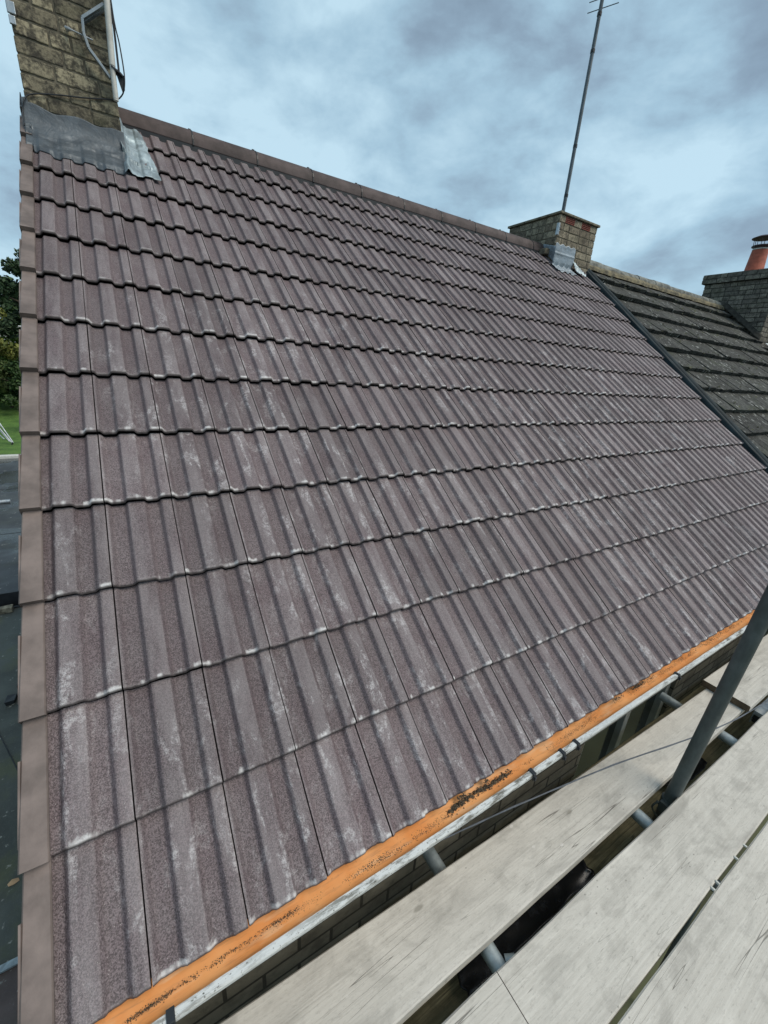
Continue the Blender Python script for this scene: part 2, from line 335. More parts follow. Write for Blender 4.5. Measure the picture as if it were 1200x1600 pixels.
# ------------------------------------------------------------------ mesh builder
class MB:
    def __init__(s): s.v=[]; s.f=[]; s.r=[]; s.mi=[]; s.va={}
    def vert(s, p, **a):
        s.v.append(tuple(p)); i=len(s.v)-1
        for k,x in a.items(): s.va.setdefault(k,{})[i]=x
        return i
    def face(s, ids, r=.5, mi=0): s.f.append(tuple(ids)); s.r.append(r); s.mi.append(mi)
    def box(s, x0,x1,y0,y1,z0,z1, r=.5, mi=0, j=0, M=None):
        P=[(x0,y0,z0),(x1,y0,z0),(x1,y1,z0),(x0,y1,z0),(x0,y0,z1),(x1,y0,z1),(x1,y1,z1),(x0,y1,z1)]
        ids=[]
        for p in P:
            q=Vector((p[0]+random.uniform(-j,j),p[1]+random.uniform(-j,j),p[2]+random.uniform(-j,j)))
            if M: q=M@q
            ids.append(s.vert(q))
        for f in ((0,3,2,1),(4,5,6,7),(0,1,5,4),(1,2,6,5),(2,3,7,6),(3,0,4,7)): s.face([ids[k] for k in f],r,mi)
    def tube(s, pts, rad, n=10, r=.5, cap=True, mi=0):
        pts=[Vector(p) for p in pts]; rings=[]
        up=None
        for i,p in enumerate(pts):
            d=(pts[min(i+1,len(pts)-1)]-pts[max(i-1,0)]).normalized()
            if up is None:
                up=Vector((0,0,1)) if abs(d.z)<.9 else Vector((1,0,0))
            a=d.cross(up).normalized(); b=a.cross(d).normalized(); up=b
            rr=rad[i] if isinstance(rad,(list,tuple)) else rad
            rings.append([s.vert(p+a*math.cos(t)*rr+b*math.sin(t)*rr) for t in [2*math.pi*k/n for k in range(n)]])
        for i in range(len(rings)-1):
            for k in range(n): s.face((rings[i][k],rings[i][(k+1)%n],rings[i+1][(k+1)%n],rings[i+1][k]),r,mi)
        if cap: s.face(rings[0][::-1],r,mi); s.face(rings[-1],r,mi)
    def lathe(s, prof, n=24, c=(0,0,0), r=.5):
        rings=[]
        for (rr,z) in prof: rings.append([s.vert((c[0]+rr*math.cos(2*math.pi*k/n),c[1]+rr*math.sin(2*math.pi*k/n),c[2]+z)) for k in range(n)])
        for i in range(len(rings)-1):
            for k in range(n): s.face((rings[i][k],rings[i][(k+1)%n],rings[i+1][(k+1)%n],rings[i+1][k]),r)
        s.face(rings[0][::-1],r); s.face(rings[-1],r)
    def grid(s, fn, nu, nv, r=.5, mi=0):
        ids=[[s.vert(fn(i/nu,j/nv)) for j in range(nv+1)] for i in range(nu+1)]
        for i in range(nu):
            for j in range(nv): s.face((ids[i][j],ids[i+1][j],ids[i+1][j+1],ids[i][j+1]),r,mi)
    def sweep(s, prof, xs, jit=None, mis=None, close=False):
        rows=[]
        for x in xs: rows.append([s.vert((x,)+((y,z) if not jit else jit(x,k,y,z))) for k,(y,z) in enumerate(prof)])
        n=len(prof)
        for i in range(len(rows)-1):
            for k in range(n if close else n-1):
                k2=(k+1)%n
                s.face((rows[i][k],rows[i][k2],rows[i+1][k2],rows[i+1][k]),.5,mis[k] if mis else 0)
        if close: s.face(rows[0]); s.face(rows[-1][::-1])
    def build(s, name, mats, parent=None, smooth=False, rot=None, bevel=0, solid=0, loc=None, recalc=True):
        me=bpy.data.meshes.new(name); me.from_pydata(s.v,[],s.f)
        if not isinstance(mats,(list,tuple)): mats=[mats]
        for m in mats: me.materials.append(m)
        me.polygons.foreach_set('material_index', s.mi)
        a=me.attributes.new('rnd','FLOAT','FACE'); a.data.foreach_set('value', s.r)
        for k,dct in s.va.items():
            at=me.attributes.new(k,'FLOAT','POINT'); at.data.foreach_set('value',[dct.get(i,0.0) for i in range(len(s.v))])
        if recalc:
            import bmesh
            bm=bmesh.new(); bm.from_mesh(me); bmesh.ops.recalc_face_normals(bm, faces=bm.faces); bm.to_mesh(me); bm.free()
        if smooth:
            me.polygons.foreach_set('use_smooth',[True]*len(me.polygons))
            try: me.set_sharp_from_angle(angle=R_(48))
            except Exception: pass
        me.update()
        o=bpy.data.objects.new(name,me); col.objects.link(o)
        if parent: o.parent=parent
        if rot: o.rotation_euler=rot
        if loc: o.location=loc
        if solid:
            m=o.modifiers.new('thickness','SOLIDIFY'); m.thickness=solid; m.offset=0
        if bevel:
            m=o.modifiers.new('bevel','BEVEL'); m.width=bevel; m.segments=2; m.limit_method='ANGLE'; m.angle_limit=R_(40)
        return o
def tag(o,label=None,cat=None,group=None,kind=None):
    for k,x in (('label',label),('category',cat),('group',group),('kind',kind)):
        if x: o[k]=x
    return o
def thing(name,label,cat,loc=(0,0,0),group=None):
    o=bpy.data.objects.new(name,None); o.empty_display_size=.2; col.objects.link(o); o.location=loc
    return tag(o,label,cat,group)
class P0:  # parts whose parent sits at a base: give them the inverse offset so that they can be modelled in world units
    pass
def part(mb,name,mats,parent,**k):
    loc=k.pop('loc',None) or (0,0,0)
    base=Vector((0,0,0)); p=parent
    while p is not None: base+=p.location; p=p.parent
    return mb.build(name,mats,parent,loc=tuple(Vector(loc)-base),**k)
def pempty(name,parent,loc):
    o=bpy.data.objects.new(name,None); o.empty_display_size=.1; col.objects.link(o); o.parent=parent
    base=Vector((0,0,0)); p=parent
    while p is not None: base+=p.location; p=p.parent
    o.location=Vector(loc)-base; return o

TH=0.6785958546; G=0.3071162; CT,ST=math.cos(TH),math.sin(TH)
def RF(u,s,w=0): return Vector((u, s*CT-w*ST, s*ST+w*CT))
def lerp(a,b,t): return a+(b-a)*t
def hn(x,y=0.0,z=0.0):   # smooth value noise
    from mathutils import noise
    return noise.noise(Vector((x,y,z)))

# ------------------------------------------------------------------ ground and terrain
mb=MB(); mb.grid(lambda a,b:(lerp(-900,900,a),lerp(-900,900,b),-5.4),8,8)
tag(mb.build('ground',M_EARTH),kind='structure')
def hill(a,b):
    x=lerp(-45,30,a); y=lerp(16.3,95,b)
    z=-2.72+max(0,min(y,41)-25)*.14+.35*hn(x*.1,y*.1)*min(1,(y-16)/8)
    return (x,y,z)
mb=MB(); mb.grid(hill,40,50)
for q in ((-45,30),): mb.face([mb.vert(p) for p in ((-45,16.3,-2.72),(30,16.3,-2.72),(30,16.3,-5.5),(-45,16.3,-5.5))])
tag(mb.build('lawn',M_GRASS,smooth=True),kind='structure')

# ------------------------------------------------------------------ new roof (main house)
house=thing('brick_house','brick house in front whose new brown ribbed tile roof fills the view','house',(2.7,0.1,-5.4))
PROF=[(a,b,0) for a,b in ((0,1),(.020,.97),(.038,.80),(.070,.20),(.088,.03),(.108,0),(.18,0),(.250,0),(.268,.04),(.284,.24),(.312,.82),(.328,.97),(.346,1),(.44,1),(.540,1),(.558,.97),(.574,.80),(.604,.20),(.622,.03),(.642,0),(.70,0),(.757,0),(.775,.04),(.792,.24),(.820,.82),(.836,.97),(.854,1),(.93,1),(.976,1),(.984,.92))]
RH=.0165
def tile(mb,u0,u1c,s0,s1,r,jw,lo=0.0,fine=True):
    prof=[(p,h) for p,h,_ in PROF]
    ss=[0.0,.0025,.0065,.014,.03,.08,.15,.22,.31] if fine else [0,.0025,.0065,.02,.15,.31]
    rows=[]
    sk=random.uniform(-.0012,.0012)
    bot=[]
    for ss_ in ss:
        row=[]
        for p,h in prof:
            u=u0+p*.2
            if u>u1c: u=u1c
            if u<lo: u=lo
            chip=(.0022*hn(u*55,s0*9,2)+.0015*hn(u*170,s0*3,5)) if ss_<.01 else 0
            s=s0+ss_+sk*(p-.5)*2+chip
            w=-RH*(1-h)-.0235*ss_/G+jw-(.0085 if ss_==0 else (.0032 if ss_<.003 else (.0004 if ss_<.007 else 0)))
            row.append(mb.vert((u,s,w),hgt=h,nd=max(0,ss_-.004),edge=(1 if ss_==0 else (.75 if ss_<.003 else 0))))  # edge carries the painted shadow line on the nose bevel
        rows.append(row)
    n=len(prof)
    for i in range(len(rows)-1):
        for k in range(n-1): mb.face((rows[i][k],rows[i][k+1],rows[i+1][k+1],rows[i+1][k]),r)
    # butt end, slightly undercut, with a ragged lower edge
    a=[]; b=[]
    for k,(p,h) in enumerate(prof):
        v=mb.v[rows[0][k]]
        rag=.0015*hn(v[0]*90,s0*7,9)
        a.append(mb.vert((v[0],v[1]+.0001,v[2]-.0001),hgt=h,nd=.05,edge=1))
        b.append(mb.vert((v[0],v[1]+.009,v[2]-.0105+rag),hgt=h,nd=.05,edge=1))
    for k in range(n-1): mb.face((a[k+1],a[k],b[k],b[k+1]),r)
    # side faces
    for k,sgn in ((0,-1),(n-1,1)):
        A=[];B=[]
        for i in range(len(rows)):
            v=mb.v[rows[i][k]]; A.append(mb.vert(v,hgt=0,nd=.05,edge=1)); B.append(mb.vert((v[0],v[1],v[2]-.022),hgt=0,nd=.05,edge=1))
        for i in range(len(A)-1): mb.face((A[i],A[i+1],B[i+1],B[i]) if sgn>0 else (A[i+1],A[i],B[i],B[i+1]),r)
XEND=5.47
mb=MB()
NR=14
for j in range(NR):
    s1=(j+1)*G
    for k in range(28):
        u0=.2*k
        if u0>XEND-.01: continue
        if j==13 and u0<.55: pass
        tile(mb,u0+random.uniform(-.0006,.0006),XEND+(.0 if j else 0),j*G+random.uniform(-.0018,.0018),s1,random.random(),random.uniform(-.0012,.0012),.012,fine=(k<16))
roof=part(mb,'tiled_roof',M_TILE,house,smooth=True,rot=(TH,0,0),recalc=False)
mb=MB(); mb.box(.02,XEND-.01,.31,4.36,-.075,-.060); mb.box(.02,XEND-.01,.004,.309,-.062,-.054)
part(mb,'roofing_felt',M_DARK,house,rot=(TH,0,0))
# back slope
mb=MB()
for j in range(14): mb.box(0.0,5.5,-(j+1)*G-.0,-(j)*G,-.02,.0,random.random())
o=part(mb,'rear_roof',M_RIDGE,house,rot=(-TH,0,math.pi*0),loc=(0,6.84,0))
# dry verge caps
for j in range(NR):
    s0=j*G-.006; s1=(j+1)*G+.03
    if j==NR-1: s1=4.1
    mb=MB(); xo,xi=-.0150,.0370; jx=random.uniform(-.0008,.0008); wA,wB=.007,-.0165; T=.0022
    # top plate with nose, tapering slightly upslope
    def pt(x,s,w): return mb.vert((x+jx,s,w))
    lo=[(xi-.001,-.010),(xi,wA-.004),(xi-.002,wA),(xo+.003,wA),(xo,wA-.003),(xo-.0012,-.055),(xo-.0012,-.085)]
    up=[(xi-.003,-.024),(xi-.003,wB-.004),(xi-.005,wB),(xo+.0055,wB),(xo+.003,wB-.003),(xo+.0025,-.07),(xo+.0025,-.10)]
    rows=[]
    for t in (0,.02,.35,.7,1):
        rows.append([pt(lerp(a[0],b[0],t),lerp(s0,s1,t),lerp(a[1],b[1],t)) for a,b in zip(lo,up)])
    for i in range(len(rows)-1):
        for k in range(6): mb.face((rows[i][k],rows[i][k+1],rows[i+1][k+1],rows[i+1][k]))
    e=[pt(x,s0+.003,w) for x,w in ((xi-.002,-.022),(xo,-.026),(xo+.001,-.045))]
    mb.face((rows[0][0],rows[0][1],rows[0][2],rows[0][3],rows[0][4],e[1],e[0]))
    mb.face((rows[0][4],rows[0][5],e[2],e[1]))
    # raised side rib
    mb.box(xo-.0022+jx,xo+.001+jx,s0+.045,s0+.22,-.07,-.004)
    part(mb,'verge_cap',M_VERGE,house,rot=(TH,0,0),solid=.0016)
# ridge tiles
APY,APZ=3.405,2.652
x=.455; k=0
edges=[.40]+[.937+.4577*i for i in range(9)]+[4.86]
for i in range(len(edges)-1):
    a,b=edges[i]+.003,edges[i+1]-.003
    mb=MB(); pr=[]
    for t in range(15):
        an=math.pi*(t/14); pr.append((APY-math.cos(an)*.128, APZ-.012+math.sin(an)**.8*.118))
    pr2=[(APY+(y-APY)*.88, z-.015) for y,z in pr][::-1]
    dz=random.uniform(-.002,.002)
    mb.sweep([(y,z+dz) for y,z in pr+pr2],[a,lerp(a,b,.5),b],close=True)
    ro=part(mb,'ridge_tile',M_RIDGE,house,smooth=True,bevel=.003)
    if i<len(edges)-2:
        mb=MB(); pr=[(APY-math.cos(math.pi*t/14)*.133, APZ-.014+math.sin(math.pi*t/14)**.8*.122) for t in range(15)]
        pr2=[(APY+(y-APY)*.86, z-.012) for y,z in pr][::-1]
        mb.sweep(pr+pr2,[b-.001,b+.008],close=True)
        mb.box(b-.006,b+.012,APY-.012,APY+.012,APZ+.103,APZ+.120)
        part(mb,'ridge_seal',M_CLIP,house)
# dry ridge vent strip, dark gap under ridge
mb=MB(); mb.box(.5,4.85,APY-.125,APY+.11,APZ-.10,APZ-.005)
part(mb,'ridge_vent_strip',M_CLIP,house)
# abutment strip at the party line
mb=MB()
def strip_j(x): pass
prs=[(5.455,-.03),(5.462,.004),(5.475,.012),(5.492,.012),(5.497,-.010),(5.535,-.012),(5.545,.004),(5.562,.014),(5.575,.016),(5.59,.006),(5.615,-.012),(5.70,-.015)]
rows=[]
for i in range(41):
    s=lerp(.0,4.17,i/40)
    rows.append([mb.vert((u+.004*hn(s*3,k),s,w+.003*hn(s*4,k+7))) for k,(u,w) in enumerate(prs)])
for i in range(40):
    for k in range(len(prs)-1): mb.face((rows[i][k],rows[i][k+1],rows[i+1][k+1],rows[i+1][k]))
M_STRIP=NT('teal_grey_bonding_strip',.7,0,.3); M_STRIP.color(M_STRIP.mix(M_STRIP.step(M_STRIP.noise(6,4),.35,.7),(.004,.014,.019),(.009,.026,.034))); M_STRIP=M_STRIP.m
part(mb,'abutment_strip',M_STRIP,house,rot=(TH,0,0),smooth=True)

# ------------------------------------------------------------------ gutter
def gj(x,k,y,z): return (y+.0036*(x-.4)+.0012*hn(x*1.3,k*.1)+(.0012*hn(x*14,3) if k in (9,10) else 0), z+.0015*hn(x*1.1,5))
prin=[(.062,-.020),(.060,-.030),(.050,-.038),(.030,-.043),(.008,-.046),(-.012,-.047),(-.026,-.045),(-.035,-.040),(-.039,-.033),(-.040,-.029),(-.0555,-.028),(-.0575,-.032),(-.0560,-.046),(-.050,-.052),(-.046,-.066),(-.034,-.082),(.0,-.092),(.045,-.088),(.070,-.078),(.070,-.018)]
mis=[0]*8+[2]+[1,1,1]+[2]*8
gut=pempty('gutter',house,(2.7,0,-.05))
mb=MB(); xs=[-.06+i*.028 for i in range(203)]
mb.sweep(prin,xs,gj,mis,close=True)
part(mb,'gutter_trough',[M_ORANGE,M_LIP,M_GOUT],gut,smooth=True)
for xc in (.226,1.343,1.507,1.592,2.379,3.30,4.2,5.1):
    mb=MB(); yo=.0036*(xc-.4)
    wd=.007 if xc>1 else .008
    pr=[(-.034+yo,-.040),(-.036+yo,-.0245),(-.061+yo,-.0245),(-.063+yo,-.050),(-.0595+yo,-.056),(-.058+yo,-.030),(-.040+yo,-.027),(-.037+yo,-.041)]
    mb.sweep(pr,[xc-wd,xc+wd],close=True)
    mb.box(xc-wd*.6,xc+wd*.6,-.068+yo,-.060+yo,-.050,-.034)
    part(mb,'gutter_clip',M_CLIP,gut,bevel=.0008)
# debris of grit and moss in the gutter
mb=MB()
def bit(x,y,z,r):
    ids=[]
    for k in range(6):
        d=[(1,0,0),(-1,0,0),(0,1,0),(0,-1,0),(0,0,1),(0,0,-1)][k]
        ids.append(mb.vert((x+d[0]*r*random.uniform(.5,1.3),y+d[1]*r*random.uniform(.5,1.3),z+d[2]*r*random.uniform(.4,.8))))
    rr=random.random()**1.5
    for f in ((0,2,4),(2,1,4),(1,3,4),(3,0,4),(2,0,5),(1,2,5),(3,1,5),(0,3,5)): mb.face([ids[q] for q in f],rr)
def zin(y):  # inside height of trough
    pts=[(-.039,-.033),(-.035,-.040),(-.026,-.045),(-.012,-.047),(.008,-.046),(.030,-.043),(.050,-.038)]
    for (a,b),(c,d) in zip(pts,pts[1:]):
        if a<=y<=c: return lerp(b,d,(y-a)/(c-a))
    return -.06
clumps=[(.14,.52,.0045,2.6),(.3,.9,.008,1.3),(.5,1.05,.010,1.0),(1.0,1.30,.008,2.8),(1.08,1.2,.010,1.6),(1.24,1.40,.006,.9),(1.48,1.72,.010,.9),(1.66,1.86,.014,1.5),(2.05,2.35,.012,1.2),(2.3,2.7,.010,.9),(2.8,3.3,.008,.8),(3.3,5.4,.010,.5)]
for x0,x1,sp,dn in clumps:
    for i in range(int((x1-x0)*2600*dn)):
        t=random.random(); x=lerp(x0,x1,t)
        fade=math.sin(math.pi*t)**.5
        if random.random()>.25+fade and dn>1: continue
        cy=-.008+.006*min(1,max(0,x-1.2))+.006*hn(x*3,2)+.002*hn(x*11,1)+ (.004 if dn>1.4 else 0)
        y=cy+random.gauss(0,sp*.55); y=max(-.033,min(.03,y))
        if random.random()>.5+.9*hn(x*9,y*25,4)+.5*hn(x*45,y*80,1): continue
        r=random.choice((.0005,.0007,.0009,.0011,.0014)) if (dn<1.6 or x<.95) else random.choice((.0008,.001,.0014,.002,.0028,.0034))
        bit(x,y+.0036*(x-.4),zin(y)+r*.3+ (random.random()*.005*fade if dn>1.4 else 0),r)
# moss crust along the tile noses further on
for i in range(1500):
    x=random.choice((random.uniform(1.9,2.3),random.uniform(2.05,2.2),random.uniform(2.5,3.3),random.uniform(1.05,1.2)))
    if hn(x*12,6)<0: continue
    bit(x,random.gauss(.006,.004),-.020+random.gauss(-.006,.004),random.choice((.0012,.002,.003)))
M_GRIT=leaf_mat('grit_and_moss',(.022,.018,.014),(.19,.15,.095))
tag(mb.build('gutter_debris',M_GRIT,recalc=False),'dark grit and moss bits lying along the orange gutter','debris',kind='stuff')

# ------------------------------------------------------------------ walls of the main house
W0=.115
mb=MB()
wx=[(2.05,3.0),(4.05,4.9)]; wz=(-1.55,-.445)
def wall_with_holes(mb,x0,x1,y0,y1,z0,z1,holes,zh):
    xs=[x0]; 
    for a,b in holes:
        mb.box(xs[-1],a,y0,y1,z0,z1); mb.box(a,b,y0,y1,zh[1],z1); mb.box(a,b,y0,y1,z0,zh[0]); xs.append(b)
    mb.box(xs[-1],x1,y0,y1,z0,z1)
wall_with_holes(mb,.03,5.5,W0,W0+.28,-5.4,-.11,wx,wz)
mb.box(.03,.31,W0+.282,6.72,-5.4,-.11); mb.box(.03,5.5,6.44,6.72,-5.402,-.112)
mb.box(5.22,5.5,W0+.282,6.438,-5.4,-.11)
# gable triangle
ids=[mb.vert(p) for p in ((.03,W0,-.10),(.03,6.72,-.10),(.03,3.42,2.60),(.31,W0,-.10),(.31,6.72,-.10),(.31,3.42,2.60))]
mb.face((ids[0],ids[1],ids[2])); mb.face((ids[3],ids[5],ids[4])); mb.face((ids[0],ids[2],ids[5],ids[3])); mb.face((ids[1],ids[4],ids[5],ids[2]))
part(mb,'wall',M_WALL,house)
mb=MB(); mb.box(-.01,5.5,.073,.096,-.16,-.012); mb.box(-.01,5.5,.098,.113,-.158,-.135); part(mb,'fascia_board',M_FASCIA,house)
for a,b in wx:
    wnd=pempty('window',house,((a+b)/2,W0+.07,-1.0))
    mb=MB(); y0,y1=W0+.02,W0+.085
    mb.box(a,a+.055,y0,y1,wz[0],wz[1]); mb.box(b-.055,b,y0,y1,wz[0],wz[1]); mb.box(a+.056,b-.056,y0,y1,wz[1]-.055,wz[1]); mb.box(a+.056,b-.056,y0,y1,wz[0],wz[0]+.055)
    mb.box((a+b)/2-.025,(a+b)/2+.025,y0+.003,y1-.003,wz[0]+.056,wz[1]-.056)
    part(mb,'window_frame',M_FRAME,wnd,bevel=.004)
    mb=MB(); mb.box(a+.05,b-.05,W0+.055,W0+.061,wz[0]+.05,wz[1]-.05); part(mb,'pane',M_GLASS,wnd)
    mb=MB(); mb.box(a-.05,b+.05,W0-.05,W0+.018,wz[0]-.06,wz[0]-.002); part(mb,'window_sill',M_SLAB,wnd,bevel=.006)

# ------------------------------------------------------------------ brick stacks in real bricks
def brick_stack(x0,x1,y0,y1,z0,z1,ch=.075,bl=.215,mj=.010,proud=.005,jit=.0018,skip=None,phase=0.0,sides='nsew'):
    mb=MB()
    mb.box(x0+proud,x1-proud,y0+proud,y1-proud,z0,z1,.5,1)
    nz=int((z1-z0)/ch+.5)
    for c in range(nz):
        za=z0+c*ch+mj*.5; zb=z0+(c+1)*ch-mj*.5
        for sd in sides:
            L=(x1-x0) if sd in 'ns' else (y1-y0)
            t=0.0; first=True
            while t<L-.02:
                kk=random.random()
                ln=bl if kk<.55 else bl*.48
                if first: ln = (bl*.48 if (c%2) else bl) if random.random()<.8 else bl*.75
                first=False
                te=min(t+ln,L)
                if L-te<.06: te=L
                a_,b_=t+(0 if t==0 else mj*.5),te-(0 if te>=L else mj*.5)
                pr=proud*random.uniform(.75,1.1)-proud; dep=.012+proud
                r=random.random()
                if sd=='s': bx=(x0+a_,x0+b_,y0-pr-proud*0,y0+dep)
                if sd=='n': bx=(x0+a_,x0+b_,y1-dep,y1+pr)
                if sd=='w': bx=(x0-pr,x0+dep,y0+a_,y0+b_)
                if sd=='e': bx=(x1-dep,x1+pr,y0+a_,y0+b_)
                if skip and skip(sd,(bx[0]+bx[1])/2,(bx[2]+bx[3])/2,(za+zb)/2): t=te; continue
                mb.box(bx[0],bx[1],bx[2],bx[3],za,zb,r,0,jit)
                t=te
    return mb
# near chimney, top left
ch=pempty('chimney',house,(.25,3.4,2.4))
mb=brick_stack(.030,.476,2.93,3.86,2.235,4.26,bl=.205)
part(mb,'brick_stack',[M_BR1,M_MORT],ch,bevel=.004)
mb=MB(); mb.box(-.02,.53,2.88,3.91,4.262,4.33); part(mb,'chimney_cap',M_SLAB,ch,bevel=.01)
# lead apron draped from the brick face onto the tiles
def prof_h(u):
    p=(u/.2)%1.0
    pr=[(a,b) for a,b,_ in PROF]+[(1,1)]
    for (a,ha),(b,hb) in zip(pr,pr[1:]):
        if a<=p<=b: return lerp(ha,hb,(p-a)/(b-a+1e-9))
    return 1
def roof_w(u,s):
    j=math.floor(s/G); return -RH*(1-prof_h(u))-.0235*((s-j*G)/G)
def apron(a,b):
    u=lerp(.010,.487,a)
    tot=.295; d=b*tot       # 0 at the bottom edge on the tiles
    edge=3.545+.012*hn(u*9,1)+.010*math.sin(u*31)*.5+(.02 if a<.06 else 0)
    sb=3.735
    on=sb-edge
    wr=.006*hn(u*7,d*22,3)+.004*hn(u*17,d*14,8)
    if d<on:
        s=edge+d; f=min(1,d/.03)
        w=lerp(roof_w(u,s)+.004, .006, f*.75)+wr*f
        w=lerp(w,.026+wr,max(0,(d-(on-.10))/.10)**2)
        return RF(u,s,w)
    h=d-on; base=RF(u,sb,.026)
    return Vector((u, lerp(base.y,2.921,1-math.exp(-h*28))+wr*.45*math.exp(-h*6)-.0*h, base.z+h*.97+wr*.6))
mb=MB(); mb.grid(apron,90,44); part(mb,'lead_apron',M_LEAD,ch,smooth=True,solid=.002)
def side_lead(a,b):
    # right hand return: folded onto the tiles beside the stack; a across, b up the slope
    s=lerp(3.53,4.16,b)
    uL=lerp(.462,.482,b)+.010*hn(s*11,2); uR=lerp(.655,.60,b)+.012*hn(s*13,4)-.02*max(0,(b-.85)/.15)
    u=lerp(uL,uR,a); s=s+.03*a*(1-b)+.012*hn(u*14,1)*(1-b)
    cr=.014*hn(u*11,s*9,1)+.012*abs(hn(u*18,s*9,6))+.003*hn(u*40,s*30,2)
    edge=min(1,min(a,1-a,b,1-b)*6)
    w=roof_w(u,s)*.5+.007+cr*(.25+.75*edge)+.022*math.exp(-((a-.10)/.06)**2)+ (.05*max(0,.12-a)/.12 if b>.3 else 0)
    return RF(u,s,w)
mb=MB(); mb.grid(side_lead,48,60); part(mb,'lead_return',M_LEAD2,ch,smooth=True,solid=.002)
# far chimney on the ridge
ch2=pempty('chimney',house,(5.15,3.5,2.6))
FX0,FX1,FY0,FY1,FZ=4.79,5.50,3.135,3.90,3.005
vents=[(4.895,5.055),(5.20,5.36)]
def vs(sd,x,y,z): return sd=='s' and z>FZ-.08 and any(a-.05<x<b+.05 for a,b in vents)
mb=brick_stack(FX0,FX1,FY0,FY1,FZ-.075*9,FZ,bl=.20,skip=vs)
for a,b in ((FX0,vents[0][0]),(vents[0][1],vents[1][0]),(vents[1][1],FX1)):
    mb.box(a+.004 if a>FX0 else a,b-.004 if b<FX1 else b,FY0-.0015,FY0+.016,FZ-.070,FZ-.005,.8,0,.001)
part(mb,'brick_stack',[M_BR2,M_MORT],ch2,bevel=.004)
for a,b in vents:
    mb=MB()
    for q in range(4): mb.box(a+.008,b-.008,FY0-.002,FY0+.012,FZ-.067+q*.0165,FZ-.067+q*.0165+.009)
    mb.box(a,a+.0075,FY0-.003,FY0+.012,FZ-.070,FZ-.004); mb.box(b-.0075,b,FY0-.003,FY0+.012,FZ-.070,FZ-.004)
    mb.box(a+.0081,b-.0081,FY0+.008,FY0+.013,FZ-.068,FZ-.006)
    part(mb,'airbrick',M_RED,ch2)
mb=MB(); mb.box(FX0-.022,FX1+.022,FY0-.022,FY1+.022,FZ+.001,FZ+.026,j=.002); part(mb,'chimney_cap',M_SLAB,ch2,bevel=.005)
def ap2(a,b):
    u=lerp(4.765,5.135,a); tot=.33; d=b*tot; edge=3.855+.008*math.sin(u*62); sb=4.00; on=sb-edge
    wr=.006*hn(u*9,d*30,3); sb=4.0
    if d<on: return RF(u,edge+d,roof_w(u,edge+d)*.6+.006+wr)
    base=RF(u,sb,.016); return Vector((u,min(base.y,FY0-.006)-.006*math.exp(-((d-on-.09)/.008)**2)+wr*.4,base.z+(d-on)-wr*0))
mb=MB(); mb.grid(ap2,50,40); part(mb,'lead_apron',M_LEAD3,ch2,smooth=True,solid=.002)
def ap3(a,b):
    u=lerp(5.13,5.30,a); s=lerp(3.90,4.05,b)-.25*a*.2
    return RF(u,s+.01*hn(u*30,b*4),.012+.014*hn(u*45,s*40,2)+.05*(1-a)*b)
mb=MB(); mb.grid(ap3,20,20); part(mb,'crumpled_lead',M_LEAD2,ch2,smooth=True,solid=.002)
def ap4(a,b):
    y=lerp(3.10,3.30,a); z=(y)*ST/CT+.01+b*lerp(.17,.06,a)+.004*hn(y*30,b*3)
    return Vector((FX0-.009-.006*hn(y*20,z*20),y,z))
mb=MB(); mb.grid(ap4,16,12); part(mb,'side_lead',M_LEAD3,ch2,smooth=True,solid=.002)
mb=MB(); mb.box(FX0-.007,FX0+.014,FY0-.008,FY0-.0035,2.80,2.915); mb.box(FX0-.010,FX0-.0055,FY0-.008,FY0+.02,2.80,2.915)
mb.box(FX0-.013,FX0+.018,FY0-.011,FY0-.0085,2.835,2.843); mb.box(FX0-.013,FX0+.018,FY0-.011,FY0-.0085,2.873,2.881)
part(mb,'corner_clip',M_ALU,ch2)
# mortar fillet at ridge end
mb=MB(); mb.box(4.70,4.80,3.20,3.31,2.60,2.665,j=.012); part(mb,'mortar_fillet',M_MORT,ch2,bevel=.01)

# corner cable tags on near chimney
mb=MB()
mb.box(.022,.058,2.915,2.928,2.835,2.885); mb.box(.024,.052,2.914,2.927,2.792,2.828)
part(mb,'corner_clip',M_ALU,ch,bevel=.003)

# ------------------------------------------------------------------ aerial pole and bracket on the near chimney
ae=thing('aerial_pole','white aerial pole on a cranked zinc bracket fixed to the near brick chimney','aerial',(.47,2.87,2.6))
mb=MB(); mb.tube([(.4655,2.862,2.598),(.4665,2.862,2.70),(.4675,2.862,2.745)],.0135,12); mb.tube([(.4675,2.862,2.7452),(.480,2.862,3.03),(.52,2.862,4.0),(.55,2.862,4.9)],.0155,12)
mb.tube([(.4655,2.862,2.590),(.4655,2.862,2.5975)],.0125,12); part(mb,'pole',M_WHITE,ae,smooth=True)
def strap(mb,pts,y0,y1,t):
    for (a,b) in zip(pts,pts[1:]):
        a=Vector((a[0],0,a[1]));b=Vector((b[0],0,b[1])); d=(b-a).normalized(); n=Vector((-d.z,0,d.x))*t
        ids=[mb.vert((p.x,y,p.z)) for y in (y0,y1) for p in (a-n,b-d*0+n*0-n,b+n,a+n)]
        for f in ((0,1,2,3),(7,6,5,4),(0,4,5,1),(1,5,6,2),(2,6,7,3),(3,7,4,0)): mb.face([ids[q] for q in f])
mb=MB(); strap(mb,[(.462,3.008),(.352,2.912),(.3495,2.850),(.364,2.792),(.452,2.692)],2.868,2.892,.0065)
strap(mb,[(.462,3.002),(.356,2.908)],2.8922,2.925,.003)
part(mb,'bracket',M_STRAP,ae,bevel=.001)
mb=MB(); mb.tube([(.275,2.925,2.858),(.283,2.895,2.852),(.300,2.890,2.849),(.388,2.885,2.838)],[.008,.006,.0035,.0035],10)
mb.tube([(.268,2.918,2.862),(.290,2.905,2.856)],.0085,10); part(mb,'eye_bolt',M_ALU,ae,smooth=True)
